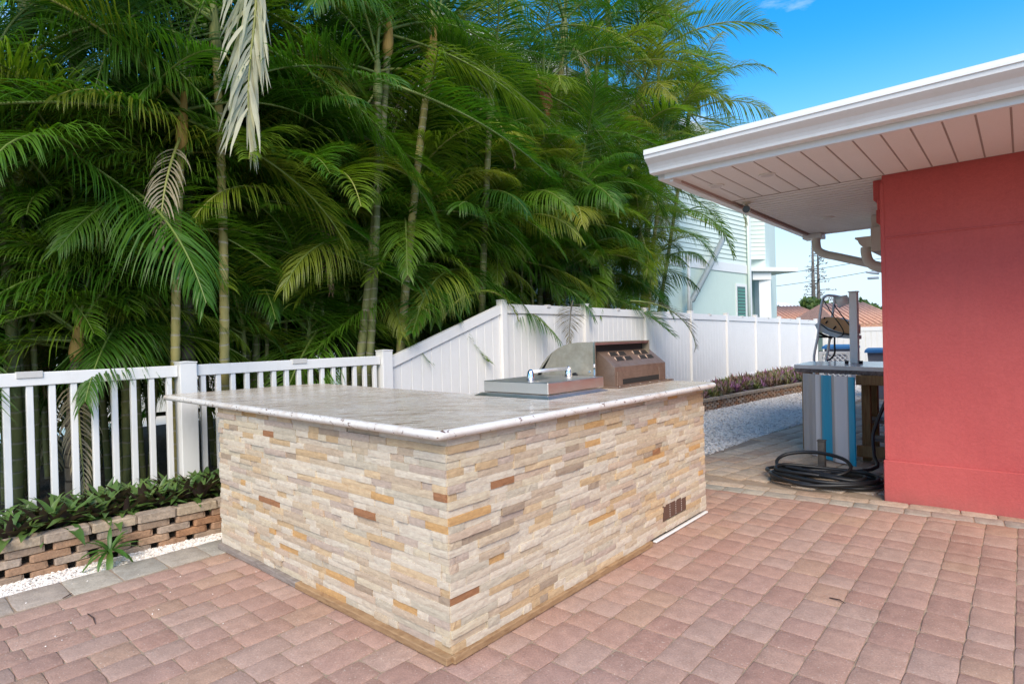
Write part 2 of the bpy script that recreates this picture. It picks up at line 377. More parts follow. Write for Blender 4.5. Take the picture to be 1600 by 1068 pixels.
MINT_S = plastic('mint_siding', (.66, .75, .68), .6, .04)
WHITEP = plastic('house_white', (.76, .77, .76), .6, .04)
GLASS = mat('window_glass', (.03, .10, .09), .08, 0)
GREENSH = mat('green_shutter', (.08, .27, .21), .5)
BLUEF = mat('blue_panel', (.0, .32, .50), .32)
GREYF = mat('grey_panel', (.42, .39, .38), .35)
WHITEF = mat('light_panel', (.68, .65, .65), .35)
def stone_top():
    m_ = mat('worn_table_top', rough=.18); g = G(m_); a = g.noise(g.pos(), 9, 8, .7)
    g.color(g.ramp(a, [(.3, (.70, .62, .57)), (.7, (.82, .75, .70))])); return m_
TTOP = stone_top()
TEDGE = woodm('worn_table_edge', (.06, .04, .035), (.30, .22, .19), (8, 8, 8), 4)
print('materials done')

# ================================================================ THE GROUND
b = MB(); b.v += [(-600, -200, -.10), (600, -200, -.10), (600, 900, -.10), (-600, 900, -.10)]; b.face([0, 1, 2, 3])
tag(b.build('ground', LAWN), kind='structure')

# white gravel sheet between planter, patio and walkway
GR_IN = [(-4.085, -2), (-4.085, 2.6), (-3.75, 3.8), (-3.15, 4.95), (-2.60, 5.75), (-2.56, 6.6), (-2.50, 7.6), (-2.38, 8.9), (-2.32, 12), (-2.30, 20.5)]
PL = [(-4.36, -2), (-4.345, .6), (-4.325, 1.1), (-4.27, 1.75), (-4.20, 5.0), (-4.06, 9.3), (-3.86, 11.3), (-3.60, 13.4), (-3.42, 15.0), (-3.30, 20.5)]
b = MB(); pts = [(x + .02, y) for x, y in GR_IN] + [(x - .03, y) for x, y in reversed(PL)]
b.v += [(x, y, -.022) for x, y in pts]; b.face(list(range(len(pts))))
gravel = tag(b.build('gravel_path', GRAVEL), kind='structure')
def interp(poly, y):
    for (x0, y0), (x1, y1) in zip(poly, poly[1:]):
        if y0 <= y <= y1: return x0 + (x1 - x0) * (y - y0) / (y1 - y0)
    return poly[-1][0]
def pebbles(name, n, sampler, smin, smax):
    b = MB(); r_ = random.Random(5)
    for i in range(n):
        x, y = sampler(r_); s = r_.uniform(smin, smax); base = len(b.v); ang = r_.random() * 6.28; ca, sa = math.cos(ang), math.sin(ang)
        sx, sy, sz = s * r_.uniform(.8, 1.5), s * r_.uniform(.7, 1), s * r_.uniform(.45, .8)
        z = -.022 + sz * r_.uniform(.2, .9); tilt = r_.uniform(-.5, .5)
        for (ux, uy, uz) in ((1, 0, 0), (0, 1, 0), (-1, 0, 0), (0, -1, 0), (.2, .1, 1), (0, 0, -1), (.6, .6, .55), (-.55, .6, .5), (-.6, -.55, .6), (.6, -.6, .5)):
            ux += r_.uniform(-.2, .2); uy += r_.uniform(-.2, .2); px_, py_ = ux * sx, uy * sy
            b.v.append((x + px_ * ca - py_ * sa, y + px_ * sa + py_ * ca, z + uz * sz + px_ * tilt))
        rr = r_.random()
        for q in ((0, 6, 4, 9), (1, 7, 4, 6), (2, 8, 4, 7), (3, 9, 4, 8), (0, 1, 6), (1, 2, 7), (2, 3, 8), (3, 0, 9)):
            b.face([base + k for k in q], 0, rr * .998 + .001)
    o = b.build(name, PEB, fix=False); return o
def s_near(r_):
    y = r_.uniform(.2, 1.75); return r_.uniform(interp(PL, y) + .0, -4.085), y
def s_far(r_):
    while True:
        y = 4.6 + (r_.random() ** 1.25) * 12.5; a, c = interp(PL, y), interp(GR_IN, y)
        x = r_.uniform(a, c)
        if x < -1.0: return x, y
tag(pebbles('white_pebbles', 5200, s_near, .005, .011), 'narrow strip of loose white pebbles along the foot of the low block wall', 'gravel', kind='stuff')
tag(pebbles('white_gravel', 26000, s_far, .009, .019), 'wide stretch of white gravel between the purple bed and the tan walkway', 'gravel', kind='stuff')

# ---- patio pavers
def paver_mesh(name, lx, ly, mt, h=.05, seed=0, rough=.003):
    """tumbled paver: chamfered uneven top, origin in the middle of the top"""
    r_ = random.Random(seed); b = MB(); c = .0036
    nx, ny = 3, (3 if ly < .2 else 4)
    g_ = []
    for j in range(ny + 1):
        for i in range(nx + 1):
            u, v = i / nx, j / ny; x = (u - .5) * (lx - 2 * c); y = (v - .5) * (ly - 2 * c)
            z = -r_.random() * .0012; 
            if i in (0, nx): x += r_.uniform(-1, 1) * rough * .6
            if j in (0, ny): y += r_.uniform(-1, 1) * rough * .6
            if i in (0, nx) and j in (0, ny): x *= .965; y *= .965; z -= .002
            g_.append(len(b.v)); b.v.append((x, y, z))
    W = nx + 1
    for j in range(ny):
        for i in range(nx): b.face([g_[j * W + i], g_[j * W + i + 1], g_[(j + 1) * W + i + 1], g_[(j + 1) * W + i]], 0, 0, True)
    ring = [(i, 0) for i in range(nx)] + [(nx, j) for j in range(ny)] + [(i, ny) for i in range(nx, 0, -1)] + [(0, j) for j in range(ny, 0, -1)]
    idx = [g_[j * W + i] for i, j in ring]; mid = []; low = []
    for k in idx:
        x, y, z = b.v[k]; sx = 1 if x > 0 else -1; sy = 1 if y > 0 else -1
        ex = x * (lx / (lx - 2 * c)) if abs(x) > (lx / 2 - 3.2 * c) else x; ey = y * (ly / (ly - 2 * c)) if abs(y) > (ly / 2 - 3.2 * c) else y
        mid.append(len(b.v)); b.v.append((ex, ey, -.0030))
    for k in mid:
        x, y, z = b.v[k]; low.append(len(b.v)); b.v.append((x, y, -h))
    n = len(idx)
    for k in range(n):
        k2 = (k + 1) % n
        b.face([idx[k], mid[k], mid[k2], idx[k2]], 0, 0, True); b.face([mid[k], low[k], low[k2], mid[k2]])
    return b.mesh(name, mt)
CW = .156; GAP = .0028
def in_poly(x, y, poly):
    c = False; j = len(poly) - 1
    for i in range(len(poly)):
        xi, yi = poly[i]; xj, yj = poly[j]
        if (yi > y) != (yj > y) and x < (xj - xi) * (y - yi) / (yj - yi) + xi: c = not c
        j = i
    return c
def gl(x): return 4.74 + .105 * (x + 2.02)            # inner edge of the gray paver row
def visible(p, mrg=60):
    c = W2C @ (Vector(p) - CAM)
    if c.y < .2: return False
    u = 800 + F_PX * c.x / c.y; v = 534 - F_PX * c.z / c.y
    return -mrg < u < 1600 + mrg and -mrg < v < 1068 + mrg
def hidden_by_island(x, y):
    return (-4.3 < x < -1.80 and y > 1.66 and not (x > -1.8)) and not (x > -1.82) if (-3.85 < x < -1.80 and 1.66 < y < 4.0) else (x < -1.80 - (y - 1.6) * .02 and y > 2.2 and y < 4.4 and x > -4.2)
patio = MB(); patio.v += [(x_, y_, -.0052) for x_, y_ in ((-4.09, -3), (3.2, -3), (3.2, 5.22), (-.5, 5.12), (-3.1, 4.93), (-3.75, 3.8), (-4.09, 2.6))]; patio.face(list(range(7)))
patio = tag(patio.build('patio', SAND), kind='structure')
PM = {}
for L in (.156, .234, .312, .078):
    PM[L] = [paver_mesh('paver', CW - GAP, L - GAP, PAVER, seed=k + int(L * 1000)) for k in range(4)]
cells = []
ncol = 0
x = -3.79 + CW / 2
while x < 1.6:
    y = -1.2 - rnd.random() * .15; k = 0
    while True:
        L = rnd.choice([.156, .234, .234, .156, .234])
        yt = gl(x) - .003
        if y + L > yt - .05:
            L = yt - y
            if L > .03: cells.append((x, y, L))
            break
        cells.append((x, y, L)); y += L
    x += CW; ncol += 1
vis = []; hid = []
for (cx_, y, L) in cells:
    p = (cx_, y + L / 2, 0)
    d = math.hypot(p[0], p[1])
    inside = (-3.86 < cx_ < -1.83) and (1.70 < p[1])
    (vis if visible(p) and not inside else hid).append((L / d ** 3, cx_, y, L))
vis.sort(reverse=True)
def place_paver(cx_, y, L, parent, PMS, cw):
    key = min(PMS, key=lambda q: abs(q - L)); me = rnd.choice(PMS[key])
    sc = (L - GAP) / (key - GAP); rot = R(rnd.uniform(-.5, .5)) + (math.pi if rnd.random() < .5 else 0)
    return Matrix.Translation((cx_ + rnd.uniform(-.0012, .0012), y + L / 2, rnd.uniform(-.002, .0015))) @ Euler((R(rnd.uniform(-.35, .35)), R(rnd.uniform(-.35, .35)), rot)).to_matrix().to_4x4() @ Matrix.Diagonal((1, sc, 1, 1)), me
for _, cx_, y, L in vis[:300]:
    M, me = place_paver(cx_, y, L, patio, PM, CW); inst('paver', me, patio, M)
def join_insts(items, name, mt, parent):
    b = MB()
    for M, me in items:
        base = len(b.v); b.v += [tuple(M @ v.co) for v in me.vertices]; rr = rnd.random() * .998 + .001
        for p in me.polygons: b.face([base + i for i in p.vertices], 0, rr, p.use_smooth)
    o = b.build(name, mt, parent, fix=False); return o
rest = [place_paver(c_, y, L, None, PM, CW) for _, c_, y, L in vis[300:] + [h for h in hid if h[1] > -1.8 or h[2] < 1.7 or h[2] > 3.9]]
tag(join_insts(rest, 'far_pavers', PAVER, patio), kind='stuff')
# gray border row at the left, along the pebble strip
GM = [paver_mesh('border_paver', .285, .215, PAVER_G, seed=60 + k) for k in range(3)]
y = -.75
while y < 1.9:
    big = rnd.random() < .5; L = .205 + (.03 if big else 0)
    M = Matrix.Translation((-3.795 - .143 + rnd.uniform(-.006, .006) - (.012 if big else 0), y + L / 2, rnd.uniform(-.002, .002))) @ Euler((0, 0, R(rnd.uniform(-1.2, 1.2)))).to_matrix().to_4x4() @ Matrix.Diagonal((1, (L - .004) / .215, 1, 1))
    inst('border_paver', rnd.choice(GM), patio, M); y += L
# gray row at the far side
GM2 = [paver_mesh('border_paver', .150, .215, PAVER_G, seed=70 + k) for k in range(3)]
x = -3.0; ang = math.atan(.105)
while x < 2.2:
    L = rnd.choice([.156, .156, .234]); deep = .15
    nearwall = x > -.10
    me = rnd.choice(GM2) if not nearwall else rnd.choice(PM[.156])
    M = Matrix.Translation((x + L / 2, gl(x + L / 2) + .078, -.001)) @ Euler((0, 0, ang + math.pi / 2)).to_matrix().to_4x4() @ (Matrix.Diagonal((1, (L - .004) / .215, 1, 1)) if not nearwall else Matrix.Diagonal((.98, (L - .004) / .1525, 1, 1)))
    inst('border_paver', me, patio, M); x += L
# brownish filler strip between the row and the wall foot
FM = [paver_mesh('filler_paver', .150, .215, PAVER_T, seed=80 + k) for k in range(3)]
for row in (0,):
    x = -3.0
    while x < 2.4:
        L = rnd.choice([.2, .3, .25]); yy = gl(x + L / 2) + .156 + .078
        M = Matrix.Translation((x + L / 2, yy, -.003)) @ Euler((0, 0, ang + math.pi / 2)).to_matrix().to_4x4() @ Matrix.Diagonal((.99, (L - .004) / .215, 1, 1))
        inst('filler_paver', rnd.choice(FM), patio, M); x += L

TWIG = mat('dry_twig', (.07, .04, .03), .9)
for (pa, pb_, lab) in (((1296, 933), (1321, 942), 'dark curved twig lying on the red pavers at the right'), ((137, 958), (149, 974), 'short dark twig lying on the pavers below the low block wall'), ((98, 934), (112, 926), 'thin dry curl beside the grey border pavers at the left')):
    a_, c_ = at(*pa, Z=.004), at(*pb_, Z=.004); mid_ = (a_ + c_) / 2 + Vector((.008, .006, .004))
    tag(MB().tube([a_, mid_, c_], [.0025, .0035, .0015], 5).build('twig', TWIG), lab, 'twig')
b = MB(); r_ = random.Random(77)
for _ in range(50):
    x_ = r_.uniform(-4.0, -3.2) if r_.random() < .5 else r_.uniform(-3.6, 0); y_ = r_.uniform(.5, 1.55) if x_ < -1.9 else r_.uniform(1.6, 4.6)
    s_ = r_.uniform(.0018, .006) * (.9 if x_ < -3.2 else .6); n0 = len(b.v); rv = r_.random() * .99 + .005
    b.v += [(x_ + s_, y_, 0), (x_, y_ + s_, 0), (x_ - s_, y_, 0), (x_, y_ - s_, 0), (x_ + s_ * .2, y_, s_)]
    for q in ((0, 1, 4), (1, 2, 4), (2, 3, 4), (3, 0, 4)): b.face([n0 + i for i in q], 0, rv)
tag(b.build('stray_pebbles', PEB, fix=False), 'tiny white stones scattered loose over the red pavers', 'gravel', kind='stuff')

# ---- tan walkway
walk = MB(); wp = [(-3.2, 4.86), (-2.60, 5.72), (-2.58, 6.6), (-2.52, 7.6), (-2.40, 8.9), (-2.34, 12), (-2.32, 20), (4, 20), (4, 4.86)]
walk.v += [(x, y, -.0165) for x, y in wp]; walk.face(list(range(len(wp))))
walkway = tag(walk.build('walkway', SAND), kind='structure')
TM = {L: [paver_mesh('paver', .186, L - .005, PAVER_T, seed=90 + k + int(L * 100)) for k in range(3)] for L in (.19, .285)}
tc_ = []
ca, sa = math.cos(R(-9)), math.sin(R(-9))
for col in range(-14, 16):
    v = -1.0 - rnd.random() * .2
    while v < 16:
        L = rnd.choice([.19, .285, .285]); u = col * .192
        cu, cv = u + .096, v + L / 2
        X_, Y_ = -1.9 + cu * ca - cv * sa, 5.2 + cu * sa + cv * ca
        xin = interp(GR_IN, Y_) if Y_ < 20 else -2.3
        if Y_ > gl(X_) + .43 and X_ > xin + .07 and X_ < .6 and Y_ < 15:
            tc_.append((L / (X_ * X_ + Y_ * Y_) ** 1.5, X_, Y_, L))
        v += L
tc_.sort(reverse=True)
items = []
for i, (_, X_, Y_, L) in enumerate(tc_):
    M = Matrix.Translation((X_, Y_, rnd.uniform(-.007, -.004))) @ Euler((R(rnd.uniform(-.5, .5)), R(rnd.uniform(-.5, .5)), R(-9) + R(rnd.uniform(-1, 1)))).to_matrix().to_4x4()
    me = rnd.choice(TM[L]); 
    if i < 290: inst('paver', me, walkway, M)
    else: items.append((M, me))
if items: tag(join_insts(items, 'far_pavers', PAVER_T, walkway), kind='stuff')
print('ground done')

# ================================================================ THE ISLAND
XF, YF, XL, YB, ZT = -1.750, 1.585, -3.905, 4.085, .905
isl = thing('outdoor_kitchen_island', (-2.6, 2.2, 0), 'L-shaped outdoor kitchen island clad in beige split-face stone with a granite top', 'kitchen island')
core = MB(); core.poly([(XL + .02, YF + .02), (XF - .02, YF + .02), (XF - .02, YB - .02), (-2.62, YB - .02), (-2.62, 2.58), (XL + .02, 2.58)], .012, ZT - .002)
core.build('core', mat('mortar', (.34, .28, .21), .9), isl)
def ledge_mesh(seed, n=5):
    """unit stone: x 0..1, z 0..1, front face at y=0 rough, body to y=1"""
    r_ = random.Random(seed); b = MB(); rows = 2
    g_ = {}
    for j in range(rows + 1):
        for i in range(n + 1):
            yy = r_.uniform(0, .07); zz = j / rows
            if j in (0, rows): yy += .035; zz += r_.uniform(-.02, .02) * 0
            if i in (0, n): yy += .03
            g_[(i, j)] = len(b.v); b.v.append((i / n, yy, zz))
    for j in range(rows):
        for i in range(n): b.face([g_[(i, j)], g_[(i + 1, j)], g_[(i + 1, j + 1)], g_[(i, j + 1)]])
    o = len(b.v); b.v += [(0, 1, 0), (1, 1, 0), (1, 1, 1), (0, 1, 1)]
    b.face([g_[(i, rows)] for i in range(n + 1)] + [o + 2, o + 3]); b.face([g_[(i, 0)] for i in range(n, -1, -1)] + [o, o + 1])
    b.face([g_[(0, j)] for j in range(rows, -1, -1)] + [o, o + 3]); b.face([g_[(n, j)] for j in range(rows + 1)] + [o + 2, o + 1])
    return b.mesh('stone', LEDGER)
LM = [ledge_mesh(k) for k in range(12)]
stones = []
NC = 27; H0 = .034; CH = (ZT - H0 - .001) / NC
for face in ('left', 'right'):
    Lf = (XF - XL) if face == 'left' else (YB - YF)
    rr = random.Random(11 if face == 'left' else 23)
    for c in range(NC):
        s = -rr.uniform(0, .1); z = H0 + c * CH; odd = c % 2
        while s < Lf:
            l = rr.choice([.07, .10, .12, .14, .16, .19, .22, .26, .30]) * rr.uniform(.85, 1.1)
            a, e = max(s, 0), min(s + l, Lf)
            if Lf - e < .03: e = Lf
            if face == 'right' and z < .062 + H0 * 0 and False: pass
            if e - a > .012:
                pr = rr.uniform(.0, .011) if rr.random() < .8 else rr.uniform(.008, .015)
                drop = z
                vent = face == 'right' and a < 3.758 - YF and e > 3.42 - YF and .105 < z + CH / 2 < .208
                if vent:
                    if a < 3.42 - YF - .02: stones.append((face, a, 3.42 - YF, z, CH, pr))
                    if e > 3.758 - YF + .02: stones.append((face, 3.758 - YF, e, z, CH, pr))
                else: stones.append((face, a, e, z, CH, pr))
            s = e if e > s else s + l
            if e >= Lf: break
def stone_matrix(st):
    face, a, e, z, h, pr = st; w_ = e - a - .0010; d = .022 + pr
    S = Matrix.Diagonal((w_, d, h - .0007, 1))
    if face == 'left':   # runs along +X from XL ; front faces -Y
        ext = .0
        return Matrix.Translation((XL + a, YF - pr, z)) @ S
    # right face: front faces +X, runs along +Y
    Rm = Matrix(((0, -1, 0, 0), (1, 0, 0, 0), (0, 0, 1, 0), (0, 0, 0, 1)))
    return Matrix.Translation((XF + pr, YF + a, z)) @ Rm @ S
def stone_score(st):
    M = stone_matrix(st); c = M @ Vector((.5, 0, .5)); n_ = Vector((0, -1, 0)) if st[0] == 'left' else Vector((1, 0, 0)); v = CAM - c
    return (st[2] - st[1]) * st[4] * v.normalized().dot(n_) / v.length ** 2
stones.sort(key=stone_score, reverse=True)
for st in stones[:300]: inst('stone', rnd.choice(LM), isl, stone_matrix(st))
tag(join_insts([(stone_matrix(st), rnd.choice(LM)) for st in stones[300:]], 'stone_veneer', LEDGER, isl), kind='stuff')
# corner seam cap, boards at the foot, trim
b = MB().box((XL - .004, YF - .030, .002), (-2.93, YF + .018, .034), bev=.003); b.build('base_board', WOOD_G, isl)['label'] = 'weathered grey base board'
b = MB().box((-2.927, YF - .034, .002), (XF + .008, YF + .018, .0335), bev=.003); b.build('base_board', WOOD_B, isl)['label'] = 'brown base board'
b = MB().box((XF - .018, YF - .004, .002), (XF + .024, 3.24, .0335), bev=.003); b.build('base_board', WOOD_B, isl)
b = MB().box((XF - .01, 3.30, .003), (XF + .016, YB + .005, .015), bev=.003); b.build('trim_strip', VINYL, isl)
# vent grille
vt = MB().box((XF - .012, 3.424, .108), (XF + .004, 3.754, .203)); vt = vt.build('vent_grille', mat('vent_brown', (.12, .065, .045), .6), isl)
for i in range(3):
    for j in range(6):
        bb = MB().box((XF + .0045, 3.51 + i * .085, .116 + j * .0145), (XF + .0065, 3.516 + i * .085, .123 + j * .0145)); 
        bb.build('slot', mat('vent_slot', (.5, .42, .36), .6) if i + j == 0 else bpy.data.materials['vent_slot'], vt)
# countertop: L polygon with rounded outer corners and bullnose edge
def round_poly(pts, rads, seg=6):
    o = []; n = len(pts)
    for i in range(n):
        p = Vector(pts[i]); a = Vector(pts[i - 1]); c = Vector(pts[(i + 1) % n]); r_ = rads[i]
        if r_ <= 0: o.append(tuple(p)); continue
        da, dc = (a - p).normalized(), (c - p).normalized(); P0, P1 = p + da * r_, p + dc * r_
        for k in range(seg + 1):
            t = k / seg; q = (1 - t) ** 2 * P0 + 2 * t * (1 - t) * p + t * t * P1; o.append(tuple(q))
    return o
ct = round_poly([(-4.80, 1.545), (-1.700, 1.500), (-1.648, 4.165), (-2.76, 4.17), (-2.74, 2.69), (-4.69, 2.77)], [.035, .03, .12, .03, 0, .20])
def inset(poly, d):
    n = len(poly); o = []
    for i in range(n):
        a, p, c = Vector(poly[i - 1]), Vector(poly[i]), Vector(poly[(i + 1) % n])
        n1 = Vector((-(p - a).y, (p - a).x)); n2 = Vector((-(c - p).y, (c - p).x))
        if n1.length: n1.normalize()
        if n2.length: n2.normalize()
        nn = n1 + n2
        nn = nn.normalized() * (d / max(.3, nn.normalized().dot(n1))) if nn.length else n1 * d
        o.append(tuple(p + nn))
    return o
b = MB(); rings = []; T, B_ = .945, .906
for dz, dn in ((0, .022), (.0035, .010), (.010, .003), (.019, 0), (.028, .003), (.035, .010), (.039, .020)):
    pl_ = inset(ct, dn); rings.append([len(b.v) + i for i in range(len(pl_))]); b.v += [(p[0], p[1], T - dz) for p in pl_]
n = len(ct); b.face(rings[0]); b.face(rings[-1][::-1])
for r0, r1 in zip(rings, rings[1:]):
    for k in range(n): b.face([r0[k], r1[k], r1[(k + 1) % n], r0[(k + 1) % n]], 1, 0, True)
b.build('countertop', [GRANITE, GRANITE_E], isl)

# ---------------------------------------------------------------- side burner with its lid
bz = .945
sb = thing('side_burner', (-2.3, 2.95, bz), 'flat stainless steel side burner lid with an arched chrome handle', 'side burner')
x0, x1, y0, y1 = -2.615, -2.02, 2.615, 3.25
prof = MB(); base = 0
prof.v += [(x0, y0, bz + .0005), (x1, y0, bz + .0005), (x1, y1, bz + .0005), (x0, y1, bz + .0005), (x0 + .035, y0 + .035, bz + .016), (x1 - .035, y0 + .035, bz + .016), (x1 - .035, y1 - .035, bz + .016), (x0 + .035, y1 - .035, bz + .016)]
for q in ((0, 3, 2, 1), (4, 5, 6, 7), (0, 1, 5, 4), (1, 2, 6, 5), (2, 3, 7, 6), (3, 0, 4, 7)): prof.face(list(q))
prof.build('flange', STEEL, sb)
lid = MB().box((x0 + .025, y0 + .065, bz + .019), (x1 - .055, y1 + .028, bz + .088), bev=.004).build('lid', STEEL, sb)
# handle
hx, hy0, hy1 = -2.30, 2.80, 3.20
for hy in (hy0, hy1):
    hm = MB(); pts = []
    for k, (zz, r_) in enumerate(((0, .026), (.02, .025), (.04, .022), (.058, .017), (.068, .008))): pts.append(((hx, hy, bz + .0885 + zz), r_))
    hm.tube([p for p, _ in pts], [r_ for _, r_ in pts], 12); hm.build('handle_post', CHROME, lid)
MB().tube([(hx, hy0, bz + .142), (hx, hy1, bz + .142)], .0115, 12).build('handle_bar', mat('satin_bar', (.75, .74, .73), .35, .6), lid)
# ---------------------------------------------------------------- grill, seen from behind
gr = thing('built_in_grill', (-2.35, 3.76, bz), 'weathered stainless built-in grill with its curved hood and louvred back panel', 'grill')
GX, GY0, GY1 = -2.063, 3.40, 4.15
# back housing: profile in X-Z extruded along Y
bk = [(0, .003), (0, .140), (-.135, .245), (-.40, .245), (-.62, .16), (-.62, .003)]
b = MB().prism(bk, (GX, GY0, bz), (GX, GY1 - .02, bz), ((1, 0, 0), (0, 0, 1))); body = b.build('back_housing', STEEL_D, gr)
MB().box((GX - .10, GY0 - .03, bz + .0005), (GX + .035, GY1 + .05, bz + .010), bev=.002).build('flange', STEEL_D, gr)
MB().box((GX + .0005, GY0 + .09, bz + .020), (GX + .003, GY1 - .10, bz + .055)).build('slot', DARK, gr)  # solid strip, its dark colour painted to read as a shaded slot
for sy in (GY0 + .05, GY1 - .10):
    MB().box((GX + .0005, sy - .03, bz + .012), (GX + .006, sy + .04, bz + .11), bev=.001).build('bracket', STEEL_D, gr)
# louvres on the sloping panel
sl_ = Vector((-.135, 0, .105)).normalized(); nn_ = Vector((sl_.z, 0, -sl_.x))
for gi, ys in enumerate((GY0 + .10, GY0 + .22, GY0 + .43, GY0 + .54)):
    for row in (0, 1):
        c = Vector((GX, ys + (.012 if row == 0 else 0), bz + .140)) + sl_ * (.060 + row * .055)
        lm = MB(); w_, h_, d_ = .098, .034, .009
        P = [c, c + Vector((0, w_, 0)), c + Vector((0, w_, 0)) + sl_ * h_, c + sl_ * h_]
        lm.v += [tuple(p + nn_ * .0008) for p in P] + [tuple(P[2] + nn_ * d_ + Vector((0, -.008, 0))), tuple(P[3] + nn_ * d_ + Vector((0, .008, 0)))]
        lm.face([0, 1, 4, 5], 0); lm.face([5, 4, 2, 3], 1); lm.face([0, 5, 3], 1); lm.face([1, 2, 4], 1)
        lm.build('louver', [DARK, STEEL_D], body, fix=False)
for k in range(6): MB().tube([(GX + .034, GY0 + .0 + k * .14, bz + .011), (GX + .034, GY0 + k * .14, bz + .014)], .006, 6).build('screw', STEEL, gr)
# hood: curved shell, open at the back
HX, HY0, HY1 = -2.155, 3.30, 4.06
arc = [(0, .312)]
for k in range(0, 11):
    a = R(90 + k * 8.2); arc.append((-.13 + .40 * math.cos(a) * 1.02, -.088 + .40 * math.sin(a)))
arc[0] = (0, .312); hp = [(0.0, .10), (.0, .312)] + arc[1:] + [(arc[-1][0] - .005, .03), (-.06, .03)]
b = MB().prism(hp, (HX, HY0, bz), (HX, HY0 + .012, bz), ((1, 0, 0), (0, 0, 1))); hs_ = b.build('hood_side', STEEL_O, gr)
b = MB().prism(hp, (HX, HY1 - .012, bz), (HX, HY1, bz), ((1, 0, 0), (0, 0, 1))); b.build('hood_side', STEEL_O, gr)
b = MB(); sh = [(0.0, .312)] + arc[1:]; inner = [(x_ * .985 - .0, z_ - .006) for x_, z_ in sh]
b.prism(sh + inner[::-1], (HX, HY0 + .0122, bz), (HX, HY1 - .0122, bz), ((1, 0, 0), (0, 0, 1))); b.build('hood', STEEL_O, gr)
b = MB().box((HX - .012, HY0 + .0125, bz + .292), (HX - .001, HY1 - .0125, bz + .3055)); b.build('hood_back_lip', STEEL, gr)
b = MB().box((HX - .010, HY0 - .002, bz + .09), (HX + .003, HY0 - .0003, bz + .311)); b.build('hood_edge', CHROME, gr)
MB().box((HX - .07, HY0 + .02, bz + .20), (HX - .05, HY1 - .02, bz + .29)).build('firebox_gap_shade', DARK, gr)  # solid dark block painting the shade inside the hood
MB().tube([(HX - .16, HY0 - .012, bz + .085), (HX - .16, HY0 - .0005, bz + .085)], .022, 12).build('hinge_cap', BLACK, gr)
MB().tube([(HX - .04, HY0 - .006, bz + .115), (HX - .04, HY0 - .0005, bz + .115)], .007, 8).build('rivet', CHROME, gr)
MB().box((HX - .55, HY0 + .02, bz + .001), (HX - .10, HY1 - .01, bz + .10), bev=.003).build('firebox', STEEL_O, gr)
print('island done')

# ================================================================ LOW BLOCK WALL AND BEDS
gw = thing('garden_wall', (-4.4, 1.0, 0), 'low dry-laid wall of small tan blocks with gaps, holding the planting beds', 'garden wall')
def block_mesh(seed, mt):
    r_ = random.Random(seed); b = MB(); b.box((0, 0, 0), (1, 1, 1), bev=.07)
    b.v = [(x + r_.uniform(-.025, .025), y + r_.uniform(-.03, .03), z + r_.uniform(-.03, .03)) for x, y, z in b.v]
    return b.mesh('block', mt)
BMs = [block_mesh(k, BLOCK) for k in range(5)]; CMs = [block_mesh(k + 9, CAPB) for k in range(4)]
def pl_point(s):
    acc = 0
    for (x0_, y0_), (x1_, y1_) in zip(PL, PL[1:]):
        l = math.hypot(x1_ - x0_, y1_ - y0_)
        if s <= acc + l: t = (s - acc) / l; return x0_ + (x1_ - x0_) * t, y0_ + (y1_ - y0_) * t, math.atan2(y1_ - y0_, x1_ - x0_)
        acc += l
    return PL[-1][0], PL[-1][1], math.pi / 2
TOT = sum(math.hypot(b_[0] - a_[0], b_[1] - a_[1]) for a_, b_ in zip(PL, PL[1:]))
def wall_blocks(s0, s1, ch, bl, gap, dep, ncap, capl):
    out_ = []
    for c in range(4):
        s = s0 + (c % 2) * (bl + gap) * .5
        while s < s1:
            l = bl * rnd.uniform(.94, 1.06); X_, Y_, a = pl_point(s)
            M = Matrix.Translation((X_, Y_, -.03 + c * ch)) @ Euler((0, 0, a)).to_matrix().to_4x4() @ Matrix.Diagonal((l, dep, ch - .003, 1))
            out_.append((s, M, rnd.choice(BMs))); s += bl + gap
    s = s0
    while s < s1:
        l = capl * rnd.uniform(.9, 1.1); X_, Y_, a = pl_point(s)
        M = Matrix.Translation((X_, Y_, -.03 + 4 * ch)) @ Euler((0, 0, a)).to_matrix().to_4x4() @ Matrix.Translation((0, -.012, 0)) @ Matrix.Diagonal((l - .004, dep + .015, ch * 1.15, 1))
        out_.append((s, M, rnd.choice(CMs))); s += l
    return out_
near = wall_blocks(1.6, 4.0, .048, .178, .040, .10, 1, .235)
for s, M, me in near: inst('block' if me in BMs else 'cap_block', me, gw, M)
far = wall_blocks(10.6, 19.8, .042, .115, .045, .10, 1, .17)
tag(join_insts([(M, me) for s, M, me in far if me in BMs], 'far_blocks', BLOCK, gw), kind='stuff')
tag(join_insts([(M, me) for s, M, me in far if me in CMs], 'far_cap_blocks', CAPB, gw), kind='stuff')
mid = wall_blocks(4.02, 10.5, .048, .165, .055, .10, 1, .235)
tag(join_insts([(M, me) for s, M, me in mid], 'middle_blocks', BLOCK, gw), kind='stuff')
b = MB(); pts = [(x_ - .06, y_) for x_, y_ in PL] + [(-9.5, 20.5), (-9.5, -3)]; b.poly(pts, -.09, .165)
tag(b.build('planting_bed', SOIL), kind='structure')

